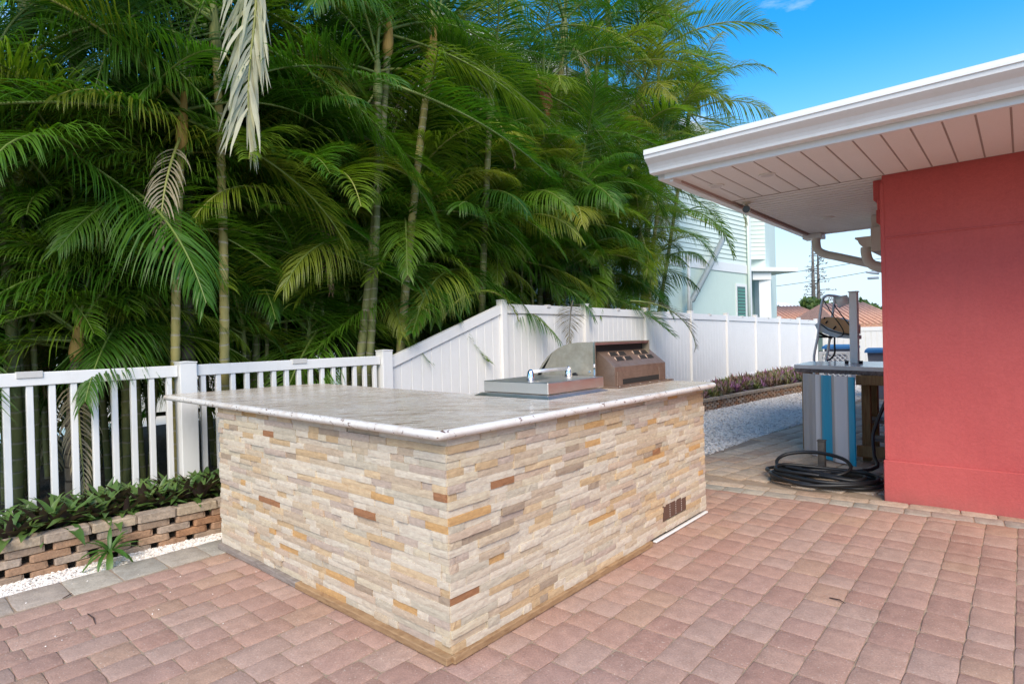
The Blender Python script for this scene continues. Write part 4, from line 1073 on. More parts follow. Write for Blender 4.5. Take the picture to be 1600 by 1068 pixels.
# ---- palms
def frond_mesh(name, e0, L, bend, seed, mats, n=34, lf=.50, lw=.030, sag=1.0, vup=.35, bare=.16):
    r_ = random.Random(seed); b = MB(); NS = 16; P = []; T = []; p = Vector((0, 0, 0)); side = r_.uniform(-.25, .25)
    for i in range(NS + 1):
        s_ = i / NS; e = R(e0 - bend * s_ ** 1.35); e = max(e, R(-88)); az = side * s_ * s_
        t = Vector((math.cos(e) * math.cos(az), math.cos(e) * math.sin(az), math.sin(e))); P.append(p.copy()); T.append(t); p = p + t * (L / NS)
    rad = [.016 * (1 - .85 * i / NS) + .0015 for i in range(NS + 1)]
    b.tube(P, rad, 5, mi=1, cap=False)
    for k in range(n):
        f_ = bare + (1 - bare) * (k + .5) / n; q = f_ * NS; i = min(int(q), NS - 1); u = q - i
        c = P[i].lerp(P[i + 1], u); t = T[i].lerp(T[i + 1], u).normalized()
        g_ = (f_ - bare) / (1 - bare); ll = lf * (.55 + .45 * math.sin(math.pi * min(1, g_ * 1.25 + .12))) * (1 - .55 * max(0, g_ - .6) / .4)
        S = t.cross(Vector((0, 0, 1)));
        if S.length < .1: S = Vector((0, 1, 0))
        S.normalize(); U = S.cross(t).normalized()
        for sgn in (-1, 1):
            if r_.random() < .03: continue
            ang = R(62 - 32 * g_ + r_.uniform(-7, 7)); vv = vup + r_.uniform(-.14, .14)
            d_ = (t * math.cos(ang) + S * sgn * math.sin(ang) + U * vv).normalized()
            l = ll * r_.uniform(.88, 1.08); pt = c.copy(); wv = d_.cross(U).normalized(); n0 = len(b.v); ns = 4
            roll = r_.uniform(-.5, .5); wv = (wv * math.cos(roll) + U * math.sin(roll)).normalized()
            for j in range(ns + 1):
                v_ = j / ns; ww = lw * (.45 + 1.1 * v_ if v_ < .4 else 1.0 * (1 - (v_ - .4) / .6) ** .8 * .9) 
                if j == ns: b.v.append(tuple(pt))
                else: b.v.append(tuple(pt - wv * ww / 2)); b.v.append(tuple(pt + wv * ww / 2))
                d_ = (d_ + Vector((0, 0, -1)) * sag * (.12 + .30 * v_) * r_.uniform(.8, 1.2)).normalized(); pt = pt + d_ * (l / ns)
            for j in range(ns - 1): b.face([n0 + 2 * j, n0 + 2 * j + 1, n0 + 2 * j + 3, n0 + 2 * j + 2], 0, 0, False)
            b.face([n0 + 2 * ns - 2, n0 + 2 * ns - 1, n0 + 2 * ns], 0, 0, False)
    return b.mesh(name, mats)
ELS = [80, 62, 45, 28, 8, -15, -40]
FM_ = {}; FMY = {}; FMD = {}
for e in ELS:
    bend = 95 if e > 50 else 85 if e > 20 else 65 if e > -10 else 42
    FM_[e] = [frond_mesh('frond', e, 1.9, bend + 12 * (k - 1), 100 + e + k * 7, [PALM, RACHIS], n=74, lf=.74, lw=.0165, vup=(.5, .1, .3)[k], sag=(.9, 1.5, 1.2)[k]) for k in range(3)]
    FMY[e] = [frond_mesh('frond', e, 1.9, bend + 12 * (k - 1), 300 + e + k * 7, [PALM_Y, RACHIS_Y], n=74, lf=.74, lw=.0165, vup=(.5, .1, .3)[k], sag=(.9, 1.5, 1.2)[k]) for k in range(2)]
FMD = [frond_mesh('dry_frond', -55, 1.3, 30, 900 + k, [PALM_D, RACHIS_Y], n=24, lf=.38, lw=.02, sag=1.8) for k in range(3)]
pr = random.Random(41)
def palm(base, crown, rad, trunk_m, shaft_m, nf, size, lab, yellow=.1, group=None, shaft=.55, emin=-40, dry=1, lean_az=None, open_to=None):
    base, crown = Vector(base), Vector(crown)
    t = thing('palm_tree', base, lab, 'palm tree', group)
    d_ = crown - base; L = d_.length; pts = []; rads = []; n = max(6, int(L / .11)); n = min(n, 60)
    mid = base + d_ * .5 + Vector((pr.uniform(-.1, .1), pr.uniform(-.1, .1), 0)) * min(1, L / 3)
    for i in range(n * 2 + 1):
        u = i / (n * 2); p = (1 - u) ** 2 * base + 2 * u * (1 - u) * mid + u * u * crown; pts.append(p)
        rads.append(rad * (1.12 - .25 * u) * (1.05 if i % 2 == 0 else .96))
    MB().tube(pts, rads, 10).build('trunk', trunk_m, t)
    ax = (pts[-1] - pts[-3]).normalized()
    if shaft > 0:
        sp = [crown + ax * shaft * k / 6 for k in range(7)]; MB().tube(sp, [rad * v for v in (.9, 1.35, 1.3, 1.1, .9, .7, .5)], 10).build('crownshaft', shaft_m, t)
    C = crown + ax * shaft * .8
    az0 = pr.random() * 6.28
    for k in range(nf):
        f_ = k / max(1, nf - 1); e = 86 - (86 - emin) * f_ ** 1.15 + pr.uniform(-8, 8); key = min(ELS, key=lambda q: abs(q - e))
        az = az0 + k * 2.399 + pr.uniform(-.35, .35)
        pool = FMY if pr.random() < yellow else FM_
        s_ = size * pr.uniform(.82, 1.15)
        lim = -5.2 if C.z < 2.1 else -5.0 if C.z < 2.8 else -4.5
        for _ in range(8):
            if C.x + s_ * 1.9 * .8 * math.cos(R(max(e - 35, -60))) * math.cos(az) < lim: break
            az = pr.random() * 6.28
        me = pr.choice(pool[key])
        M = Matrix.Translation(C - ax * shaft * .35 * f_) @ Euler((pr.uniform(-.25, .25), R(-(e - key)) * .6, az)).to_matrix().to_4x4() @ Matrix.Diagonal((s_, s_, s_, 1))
        inst('frond', me, t, M)
    for k in range(dry):
        s_ = size * pr.uniform(.6, 1.0)
        inst('dry_frond', pr.choice(FMD), t, Matrix.Translation(C - ax * .3) @ Euler((0, 0, pr.random() * 6.28)).to_matrix().to_4x4() @ Matrix.Diagonal((s_, s_, s_, 1)))
    return t
def P_(bx, px, py, X, bX=None):
    """trunk foot under pixel column bx, crown at pixel (px, py), on planes x = bX / X"""
    bX = X if bX is None else bX
    a = at(bx, 560, X=bX); c = at(px, py, X=X); return (bX, a.y, .15), tuple(c)
palms = [
 # bx, crown px, py, X, rad, trunk, shaft, nf, size, yellow, label
 (272, 283, 235, -5.17, .034, TR_Y, SHAFT_Y, 10, .95, .15, 'slender palm with a yellow-green ringed stem right behind the first fence post'),
 (292, 300, 30, -5.6, .048, TR_B, SHAFT, 12, 1.1, .05, 'palm with a thicker grey stem just right of the slender yellow one'),
 (343, 338, 90, -5.2, .038, TR_Y, SHAFT, 10, 1.0, .1, 'palm with a brown-green stem hanging free behind the pale drooping frond'),
 (106, 118, 565, -5.4, .036, TR_B, SHAFT_Y, 11, .85, .05, 'short palm with a bulging pale crownshaft left of the first fence post'),
 (122, 122, -60, -6.6, .055, TR_B, SHAFT, 12, 1.2, .0, 'tall palm with a dark ringed grey trunk at the upper left'),
 (30, 40, 60, -6.0, .048, TR_G, SHAFT, 12, 1.1, .0, 'palm with a thick green trunk nearest the left edge of the view'),
 (562, 590, 160, -5.2, .040, TR_G, SHAFT, 12, 1.1, .1, 'palm whose stem leans right above the long counter'),
 (545, 565, 120, -6.9, .045, TR_B, SHAFT, 11, 1.1, .1, 'palm with a brownish bare stem behind the middle of the counter'),
 (612, 672, 100, -5.18, .046, TR_Y, SHAFT_Y, 13, 1.1, .15, 'palm with a ringed green stem and bright orange crownshaft leaning right'),
 (540, 605, 90, -5.25, .045, TR_G, SHAFT_Y, 11, 1.1, .1, 'palm with a yellow-green crownshaft left of the orange one'),
 (745, 765, 190, -5.25, .045, TR_G, SHAFT, 12, 1.05, .2, 'palm with a short ringed stem seen above the sloping fence panel'),
 (780, 785, 380, -5.9, .045, TR_B, SHAFT, 9, .85, .3, 'low palm growing behind the tall fence post beside the sloping panel'),
 (850, 880, 60, -6.3, .060, TR_Y, SHAFT, 13, 1.15, .4, 'tall palm with light green fronds above the grill'),
 (930, 935, 300, -6.1, .050, TR_B, SHAFT, 11, 1.0, .3, 'mid-height palm behind the grill hood'),
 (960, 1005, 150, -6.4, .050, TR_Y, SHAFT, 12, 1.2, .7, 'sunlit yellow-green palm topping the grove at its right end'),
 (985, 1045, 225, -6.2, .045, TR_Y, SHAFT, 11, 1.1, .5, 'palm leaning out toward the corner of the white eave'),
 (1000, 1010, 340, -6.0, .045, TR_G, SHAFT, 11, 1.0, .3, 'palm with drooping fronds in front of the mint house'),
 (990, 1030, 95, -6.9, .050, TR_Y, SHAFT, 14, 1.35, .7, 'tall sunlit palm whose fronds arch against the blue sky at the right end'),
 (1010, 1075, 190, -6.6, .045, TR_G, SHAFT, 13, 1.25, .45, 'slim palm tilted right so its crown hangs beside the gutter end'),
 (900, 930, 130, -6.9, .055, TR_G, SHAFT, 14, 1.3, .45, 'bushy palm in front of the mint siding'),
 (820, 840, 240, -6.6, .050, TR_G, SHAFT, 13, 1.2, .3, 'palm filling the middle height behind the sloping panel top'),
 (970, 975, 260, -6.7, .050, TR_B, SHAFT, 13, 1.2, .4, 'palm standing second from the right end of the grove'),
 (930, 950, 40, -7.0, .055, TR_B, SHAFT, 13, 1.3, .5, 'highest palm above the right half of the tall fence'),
 (985, 1000, 380, -5.7, .035, TR_G, SHAFT, 12, .9, .4, 'low palm just behind the tall fence near the mint wall'),
 (1005, 1030, 300, -5.9, .038, TR_Y, SHAFT, 12, 1.0, .5, 'slender palm nearest the white brace of the mint house'),
 (905, 905, 330, -5.7, .040, TR_G, SHAFT, 12, 1.0, .4, 'palm with a green stem directly above the grill hood'),
 (840, 850, 170, -5.8, .042, TR_G, SHAFT, 13, 1.1, .35, 'palm with full crown between the grill and the sloping panel'),
 (480, 470, 200, -5.7, .038, TR_G, SHAFT, 13, 1.0, .2, 'palm with a full crown above the middle of the long counter'),
 (190, 185, 330, -5.6, .034, TR_G, SHAFT, 12, .95, .1, 'palm of middle height left of the yellow-green stem'),
 (395, 410, 260, -5.7, .036, TR_G, SHAFT, 12, 1.0, .2, 'palm of middle height right of the pale drooping frond'),
 (20, -10, 240, -5.6, .036, TR_G, SHAFT, 12, 1.0, .1, 'palm cut off by the left edge with fronds reaching in'),
 (700, 700, 60, -6.8, .055, TR_G, SHAFT, 12, 1.2, .15, 'tall dark palm above the first solid fence panel'),
 (440, 450, 120, -6.3, .050, TR_G, SHAFT, 12, 1.1, .1, 'palm with feathery fronds above the picket fence near its end'),
 (480, 490, 330, -5.8, .040, TR_G, SHAFT, 10, .9, .2, 'low bushy palm behind the last pickets'),
 (200, 205, 120, -6.3, .050, TR_G, SHAFT, 12, 1.1, .0, 'dark palm between the ringed grey trunk and the yellow stem'),
 (640, 650, 400, -5.75, .035, TR_G, SHAFT, 9, .85, .25, 'low palm fanning out above the sloping fence panel'),
]
for (bx, px, py, X, rad, tm, sm, nf, size, yel, lab) in palms:
    ba, cr_ = P_(bx, px, py, X)
    sh = .55 if cr_[2] > 1.8 else .35
    palm(ba, cr_, rad, tm, sm, nf, size, lab, yel, shaft=sh, emin=-25 if cr_[2] > 2.2 else 5, dry=1)
# understory clumps: short stems right behind the fence, and the dark rows behind
n_under = 0
for (bx, py, X) in ((-60, 500, -5.8), (30, 470, -5.9), (70, 380, -6.5), (165, 500, -5.8), (215, 400, -6.3), (240, 490, -5.7), (330, 500, -5.8), (370, 400, -6.1), (400, 510, -5.6), (450, 470, -5.7), (500, 520, -5.6), (520, 430, -5.9), (560, 500, -5.6), (600, 440, -5.9), (640, 500, -5.6), (690, 440, -5.9), (730, 340, -6.3), (740, 460, -5.7), (820, 340, -6.2), (830, 450, -5.7), (870, 420, -5.8), (900, 370, -6.2), (930, 460, -5.6), (965, 400, -6.0), (1000, 450, -5.7), (600, 300, -6.5), (380, 250, -6.6), (520, 300, -6.6), (150, 300, -6.6), (300, 320, -6.6), (450, 350, -6.5), (670, 330, -6.5), (780, 280, -6.6)):
    ba, cr_ = P_(bx, bx + pr.uniform(-15, 15), py, X)
    palm(ba, (cr_[0] - .3, cr_[1], max(cr_[2], .5)), .024, TR_G, SHAFT, 13, pr.uniform(.8, 1.02), 'short young palm filling the gaps low behind the white fence', .15, 'young palms low behind the fence', shaft=.25, emin=-18, dry=1 if pr.random() < .4 else 0)
for (bx, py, X) in ((10, 520, -5.45), (55, 560, -5.4), (150, 540, -5.4), (200, 560, -5.35), (245, 540, -5.4), (300, 550, -5.4), (350, 520, -5.4), (395, 550, -5.35), (435, 530, -5.4), (480, 545, -5.35), (515, 500, -5.45), (555, 520, -5.4), (600, 480, -5.5), (640, 470, -5.45), (700, 450, -5.45), (750, 440, -5.4), (830, 420, -5.5), (890, 430, -5.5), (940, 430, -5.5), (985, 430, -5.5), (1015, 440, -5.5), (60, 330, -5.4), (150, 400, -5.35), (235, 330, -5.4), (310, 380, -5.35), (365, 330, -5.45), (430, 390, -5.35), (470, 300, -5.5), (530, 370, -5.4), (575, 400, -5.35), (650, 350, -5.45), (700, 380, -5.4), (760, 330, -5.5), (800, 400, -5.4), (860, 330, -5.5), (930, 360, -5.45), (970, 300, -5.6), (690, 250, -5.8), (810, 250, -5.8)):
    ba, cr_ = P_(bx, bx + pr.uniform(-25, 25), py, X)
    palm((cr_[0] - .25, ba[1], .15), (cr_[0] - .25, cr_[1], cr_[2]), .020, TR_G, SHAFT, 14, pr.uniform(.75, 1.0), 'thin-stemmed palm shoot with fronds hanging close behind the fence', .18, 'thin palm shoots close behind the fence', shaft=.3, emin=-12, dry=0)
k = 0
for row, X in ((0, -7.3), (1, -8.3)):
    y = .3 if row else .0
    while y < (9.6 if row == 0 else 8.2):
        for hz_ in ((1.5, 3.4) if k % 2 else (2.4, 4.2)):
            if y < 4.6 and hz_ > 2.6: continue
            palm((X + pr.uniform(-.2, .2), y + pr.uniform(-.3, .3), .1), (X + pr.uniform(-.4, .4), y + pr.uniform(-.4, .4), hz_ + pr.uniform(-.4, .4)), .05, TR_G if k % 3 else TR_B, SHAFT, 11, 1.2, 'dark palm in the crowded rows at the back of the grove', .03, 'palms at the back of the grove', dry=1 if k % 2 else 0)
        y += 1.05; k += 1
# single fronds that stand out
def lone(name, me, M, lab, cat='palm frond'):
    o = bpy.data.objects.new(name, me); COL.objects.link(o); o.matrix_world = M; return tag(o, lab, cat)
# big pale frond hanging in front of everything at the upper left
def hanging(seed, L, n, lf, mats, sidebias=.6, lw=.032):
    r_ = random.Random(seed); b = MB(); pts = [Vector((0, 0, 0)) + Vector((0, .05 * math.sin(k * .4), -L * k / 12)) for k in range(13)]
    b.tube(pts, [.016 * (1 - .8 * k / 12) + .002 for k in range(13)], 6, mi=1, cap=False)
    for k in range(n):
        f_ = (k + .5) / n; c = Vector((0, .05 * math.sin(f_ * 12 * .4), -L * f_))
        for sg in (-1, 1):
            ll = lf * (1 - .35 * f_) * r_.uniform(.8, 1.1); spread = (.95 if sg < 0 else .12) * r_.uniform(.6, 1.2)
            d_ = Vector((r_.uniform(-.12, .25), sg * spread, -1)).normalized(); pt = c.copy(); n0 = len(b.v); lw_ = lw * .8; wv = Vector((r_.uniform(-.5, .5), 1, r_.uniform(-.2, .2))).normalized(); ns = 5
            for j in range(ns + 1):
                v_ = j / ns; ww = lw * (.5 + v_ if v_ < .4 else (1 - (v_ - .4) / .6) ** .7)
                if j == ns: b.v.append(tuple(pt))
                else: b.v.append(tuple(pt - wv * ww / 2)); b.v.append(tuple(pt + wv * ww / 2))
                d_ = (d_ + Vector((r_.uniform(-.08, .08), r_.uniform(-.10, .10), -.24))).normalized(); pt = pt + d_ * (ll / ns)
            for j in range(ns - 1): b.face([n0 + 2 * j, n0 + 2 * j + 1, n0 + 2 * j + 3, n0 + 2 * j + 2])
            b.face([n0 + 2 * ns - 2, n0 + 2 * ns - 1, n0 + 2 * ns])
    return b.mesh('frond', mats)
hp0 = at(388, -165, X=-4.55)
lone('palm_frond', hanging(5, 1.75, 44, .80, [PALM_W, RACHIS_Y]), Matrix.Translation(hp0), 'big pale yellowing frond hanging straight down over the picket fence')
hp0 = at(612, 300, X=-5.4)
def fr(name, el, L, seed, mats, px, py, X, azd, s_, lab, **k):
    me = frond_mesh('frond', el, L, k.pop('bend', 80), seed, mats, **k); p0 = at(px, py, X=X)
    lone(name, me, Matrix.Translation(p0) @ Euler((0, 0, R(azd))).to_matrix().to_4x4() @ Matrix.Diagonal((s_, s_, s_, 1)), lab)
fr('palm_frond', -20, 1.2, 61, [PALM_GRY, PALM_GRY], 895, 470, -4.95, -60, .8, 'small grey frond hanging over the tall fence left of the grill hood', bend=60, n=40, lf=.40, lw=.014, sag=.6)
fr('palm_frond', -5, 1.6, 62, [PALM_GRY, RACHIS], 985, 470, -5.15, 30, .95, 'grey-green frond hanging over the tall fence right of the grill hood', bend=85, n=44, lf=.50, lw=.016, sag=.6)
fr('palm_frond', 50, 1.5, 63, [PALM_Y, RACHIS_Y], 690, 500, -5.15, 78, .95, 'bright green arching frond curling over the first tall fence post', bend=130, n=34, lf=.24, lw=.022, sag=1.2)
fr('palm_frond', 75, 2.0, 64, [PALM_Y, RACHIS_Y], 1045, 215, -6.2, 60, 1.25, 'long upright frond reaching into the blue sky at the right end of the grove', bend=120, n=40, lf=.55, lw=.03)
fr('palm_frond', 25, 2.0, 65, [PALM_Y, RACHIS_Y], 1060, 260, -6.2, 62, 1.3, 'frond spreading right just above the white gutter', bend=60, n=40, lf=.55, lw=.03)
fr('palm_frond', 10, 2.0, 66, [PALM, RACHIS], 1050, 330, -6.0, 70, 1.2, 'dark frond drooping below the eave in front of the mint siding', bend=95, n=38, lf=.5, lw=.03)
fr('palm_frond', 20, 2.0, 68, [PALM_D, RACHIS_Y], 1080, 300, -6.1, 62, 1.1, 'brownish frond drooping beside the security camera', bend=110, n=38, lf=.42, lw=.024)
fr('palm_frond', -60, 1.2, 67, [leaf_mat('rusty_leaflet', [(0, (.30, .08, .03)), (1, (.38, .12, .05))]), PALM_D], 838, 110, -5.7, -20, .8, 'rusty red dead spathe hanging in the palms above the grill', bend=25, n=30, lf=.3, lw=.03, sag=1.5)
print('palms done')

# ================================================================ BEYOND
# mint house
nh = thing('mint_house', (-8, 20, 0), 'pale mint two-storey house with white trim behind the palms', 'house')
K = CAM + ray(1172, 421) * 22.0; K = Vector((K.x, K.y, 0)); dv = Vector((.111, .994, 0)).normalized(); nv = Vector((dv.y, -dv.x, 0))
def nb(a, c, z0, z1, proud=0.0, thick=.3, name='wall', mt_=MINT, par=None, bev=0):
    """slab on the house face from distance a to c before the corner"""
    b = MB(); P0, P1 = K - dv * a, K - dv * c
    pts = [P0 + nv * proud, P1 + nv * proud, P1 - nv * thick, P0 - nv * thick]
    b.poly([(p.x, p.y) for p in pts], z0, z1); return b.build(name, mt_, par or nh)
def zat(px, py, a): 
    p = K - dv * a; d = ray(px, py); n_ = nv; t = (p - CAM).dot(n_) / d.dot(n_); return (CAM + d * t)
zb1, zb0 = 4.02 * 1.0, 3.70
zb0 = zat(1167, 428, 0).z; zb1 = zat(1167, 415, 0).z
nb(15.5, 0, 0, zb0, thick=7)
nb(15.5, 0, zb0 + .002, zb1, .03, 6.9, 'belt', WHITEP)
zz = zb1 + .002
ztop = zat(1110, 232, 0).z
nb(15.5, 0, zz, ztop, -.02, 6.5, 'upper_wall', MINT_S)
n_ = 0
while zz < ztop - .2:
    b = MB(); P0, P1 = K - dv * 15.3, K - dv * .16
    b.v += [tuple(P0 + nv * .012 + Vector((0, 0, zz))), tuple(P1 + nv * .012 + Vector((0, 0, zz))), tuple(P1 - nv * .015 + Vector((0, 0, zz + .158))), tuple(P0 - nv * .015 + Vector((0, 0, zz + .158))), tuple(P0 - nv * .019 + Vector((0, 0, zz))), tuple(P1 - nv * .019 + Vector((0, 0, zz)))]
    b.face([0, 1, 2, 3]); b.face([0, 4, 5, 1]); b.build('siding_board', MINT_S, nh, fix=False); zz += .16
nb(.16, 0, 0, ztop, .05, .1, 'corner_board', WHITEP); nb(15.5, 15.3, 0, ztop, .05, .1, 'corner_board', WHITEP)
MB().tube([tuple(K - dv * .28 + nv * .08 + Vector((0, 0, .1))), tuple(K - dv * .28 + nv * .08 + Vector((0, 0, ztop)))], .05, 8).build('downpipe', MINT_S, nh)
# roof
b = MB(); P0, P1 = K - dv * 16.2, K + dv * .6; h0 = ztop
q = [P0 + nv * .6, P1 + nv * .6, P1 - nv * 8, P0 - nv * 8]
b.v += [(p.x, p.y, h0) for p in q] + [(p.x, p.y, h0 + .25) for p in q]; cc = (P0 + P1) / 2 - nv * 3.7; b.v += [(cc.x - dv.x * 4, cc.y - dv.y * 4, h0 + 2), (cc.x + dv.x * 4, cc.y + dv.y * 4, h0 + 2)]
for f_ in ((0, 3, 2, 1), (0, 1, 5, 4), (1, 2, 6, 5), (2, 3, 7, 6), (3, 0, 4, 7), (4, 5, 9, 8), (6, 7, 8, 9), (5, 6, 9), (7, 4, 8)): b.face(list(f_))
b.build('roof', WHITEP, nh)
# window with plantation shutters
p0 = zat(1150, 443, .0); p1 = zat(1166, 493, 0)
aW0 = (K - p0).dot(dv); aW1 = (K - p1).dot(dv)
zW1 = p0.z; zW0 = zat(1152, 497, 0).z - .25
wf = nb(aW0 + .05, aW1 - .05, zW0, zW1, .028, .02, 'window', WHITEP)
nb(aW0 - .03, aW1 + .10, zW0 + .08, zW1 - .1, .034, -.028, 'pane', GLASS, wf)
z = zW0 + .1
while z < zW1 - .16:
    nb(aW0 - .05, aW1 + .13, z, z + .06, .05, -.036, 'shutter_slat', GREENSH, wf); z += .115
for (wa, wc, wz0, wz1) in ((9.5, 7.8, zb1 + 1.1, zb1 + 2.6), (13.5, 12.0, zb1 + 1.1, zb1 + 2.6)):
    f_ = nb(wa, wc, wz0, wz1, .06, .02, 'window', WHITEP); nb(wa - .1, wc + .1, wz0 + .1, wz1 - .1, .066, -.06, 'pane', GLASS, f_)
# wing and porch beyond the corner
P = lambda px, py, d: CAM + ray(px, py) * d
w0, w1 = P(1175, 500, 24.0), P(1198, 500, 24.0)
ztw = P(1198, 330, 24.0).z + 3
b = MB().poly([(w0.x - 1.5, w0.y), (w1.x, w1.y), (w1.x - .5, w1.y + 3.0), (w0.x - 1.5, w0.y + 3)], 0, ztw); b.build('wing_wall', MINT_S, nh)
z = P(1185, 405, 24).z
while z < ztw:
    dd = (w1 - w0).normalized(); nn2 = Vector((dd.y, -dd.x, 0)); 
    b = MB(); A1, A2 = w0 + nn2 * .02, w1 + nn2 * .02
    b.v += [(A1.x, A1.y, z), (A2.x, A2.y, z), (A2.x - nn2.x * .018, A2.y - nn2.y * .018, z + .16), (A1.x - nn2.x * .018, A1.y - nn2.y * .018, z + .16)]; b.face([0, 1, 2, 3]); b.build('siding_board', MINT_S, nh, fix=False); z += .17
# porch roof, beam, column
c1 = P(1176, 410, 23.0); e1 = P(1247, 419, 23.6); zr = P(1240, 424, 23.6).z
b = MB(); rd = (Vector((e1.x, e1.y, 0)) - Vector((c1.x, c1.y, 0))); bk_ = Vector((-rd.y, rd.x, 0)).normalized() * 3
q = [Vector((c1.x, c1.y, 0)) - rd * .2, Vector((e1.x, e1.y, 0)), Vector((e1.x, e1.y, 0)) + bk_, Vector((c1.x, c1.y, 0)) - rd * .2 + bk_]
b.poly([(p.x, p.y) for p in q], zr, zr + .16); b.build('porch_roof', WHITEP, nh)
b = MB(); s1 = q[0] + rd * .1; s2 = q[1] - rd * .5
t0_ = P(1176, 425, 23.2); t1_ = P(1205, 425, 23.4)
zbm = P(1200, 437, 23.4).z
MB().poly([(t0_.x, t0_.y), (t1_.x, t1_.y), (t1_.x - .3, t1_.y + .4), (t0_.x - .3, t0_.y + .4)], zbm, zr - .002).build('porch_beam', WHITEP, nh)
c0_ = P(1186, 460, 23.4); c1_ = P(1204.5, 460, 23.4)
MB().poly([(c0_.x, c0_.y + .02), (c1_.x, c1_.y + .02), (c1_.x - .3, c1_.y + .4), (c0_.x - .3, c0_.y + .4)], 0, zbm - .002).build('porch_column', WHITEP, nh)
# hanging brace and pipe in front of the mint wall
br = thing('sail_brace', (-7.5, 16, 0), 'white post with a grey diagonal brace in front of the mint wall', 'brace')
def W(px, py, off): p = zat(px, py, 0); return p + nv * off
MB().tube([W(1063, 495, .3), W(1063, 400, .3)], .055, 8).build('post', WHITEP, br)
MB().tube([Vector((W(1065, 500, .35).x, W(1065, 500, .35).y, 0)), W(1064, 472, .35), W(1066, 470, .35), W(1098, 410, .35), W(1115, 375, .35)], [.05, .05, .09, .09, .09], 8).build('diagonal', mat('brace_grey', (.30, .34, .34), .5), br)

# white house far behind the left palms, wall and pool beyond the pickets
wh = thing('white_house', (-16, 4, 0), 'white house glimpsed behind the palms at the left', 'house')
MB().box((-19, 2.5, 0), (-13, 12, 4.2)).build('wall', WHITEP, wh)
b = MB(); b.v += [(-12.6, 2.0, 4.2), (-12.6, 12.5, 4.2), (-19.4, 12.5, 4.2), (-19.4, 2, 4.2), (-16, 4.5, 5.8), (-16, 10, 5.8)]
for f_ in ((0, 1, 5, 4), (1, 2, 5), (2, 3, 4, 5), (3, 0, 4), (0, 3, 2, 1)): b.face(list(f_))
b.build('roof', mat('grey_shingle', (.28, .27, .26), .8), wh)
for yy in (4, 6.5, 9.5):
    wd = MB().box((-12.999, yy, 1.0), (-12.97, yy + 1.2, 2.4)).build('window', WHITEP, wh); MB().box((-12.969, yy + .07, 1.07), (-12.96, yy + 1.13, 2.33)).build('pane', GLASS, wd)
b = MB(); b.v += [(-12.5, -3, -.06), (-9.6, -3, -.06), (-9.6, 3.2, -.06), (-12.5, 3.2, -.06)]; b.face([0, 1, 2, 3])
pool = mat('pool_water', (.25, .62, .72), .05); tag(b.build('pool_water', pool), kind='structure')
b = MB(); b.v += [(-13, -4, -.08), (-9.5, -4, -.08), (-9.5, 13, -.08), (-13, 13, -.08)]; b.face([0, 1, 2, 3])
tag(b.build('pool_deck', mat('pale_deck', (.62, .60, .56), .8)), kind='structure')

# tile-roofed houses, gable house, trees, dead pines, wires
def gable_house(name, px0, px1, pyr, pye, dist, wallm, roofm, lab, tiles=False, dep=7):
    a = P(px0, pye, dist); c = P(px1, pye, dist); ridge = P((px0 + px1) / 2, pyr, dist).z
    t = thing(name, ((a.x + c.x) / 2, (a.y + c.y) / 2, 0), lab, 'house')
    dd = Vector((c.x - a.x, c.y - a.y, 0)); L = dd.length; dd.normalize(); bk2 = Vector((-dd.y, dd.x, 0)); A = Vector((a.x, a.y, 0)); ze = a.z
    MB().poly([(v.x, v.y) for v in (A, A + dd * L, A + dd * L + bk2 * dep, A + bk2 * dep)], 0, ze).build('wall', wallm, t)
    e = .4
    b = MB(); q = [A - dd * e - bk2 * e, A + dd * (L + e) - bk2 * e, A + dd * (L + e) + bk2 * (dep + e), A - dd * e + bk2 * (dep + e)]
    r0, r1 = A + dd * (L * .12) + bk2 * dep / 2, A + dd * (L * .88) + bk2 * dep / 2
    b.v += [(v.x, v.y, ze + .001) for v in q] + [(v.x, v.y, ze + .12) for v in q] + [(r0.x, r0.y, ridge + .8), (r1.x, r1.y, ridge + .8)]
    for f_ in ((0, 3, 2, 1), (0, 1, 5, 4), (1, 2, 6, 5), (2, 3, 7, 6), (3, 0, 4, 7), (4, 5, 9, 8), (5, 6, 9), (6, 7, 8, 9), (7, 4, 8)): b.face(list(f_))
    rf = b.build('roof', roofm, t)
    if tiles:
        b = MB(); n = int(L / .32)
        for k in range(n):
            u = (k + .5) / n; p0_ = A + dd * (L * u) - bk2 * e; p1_ = A + dd * (L * (.12 + .76 * u)) + bk2 * dep / 2
            b.tube([(p0_.x, p0_.y, ze + .14), (p1_.x, p1_.y, ridge + .82)], .10, 6)
        tag(b.build('tile_rows', roofm, t), kind='stuff')
    return t
TILE = stone_mat('terracotta_tile', [(0, (.55, .30, .20)), (.4, (.60, .38, .28)), (.7, (.50, .26, .17))], grain=8, dark=.5)
YELW = plastic('cream_wall', (.72, .62, .38), .8)
gable_house('tiled_house', 1205, 1300, 494, 506, 40, YELW, TILE, 'long low house with a terracotta tile roof behind the end fence', True)
gable_house('tiled_house', 1318, 1420, 491, 512, 34, YELW, TILE, 'yellow house with a terracotta tile roof right of the metal post', True)
gable_house('pale_bungalow', 1215, 1258, 481, 492, 60, plastic('pale_blue_wall', (.60, .64, .70), .7), WHITEP, 'pale bungalow with a white low gable beside the mint house porch')
LEAF_T = leaf_mat('tree_leaf', [(0, (.03, .07, .015)), (.5, (.06, .11, .02)), (1, (.11, .16, .03))], rough=.6)
BARK = woodm('bark', (.06, .05, .04), (.16, .14, .12))
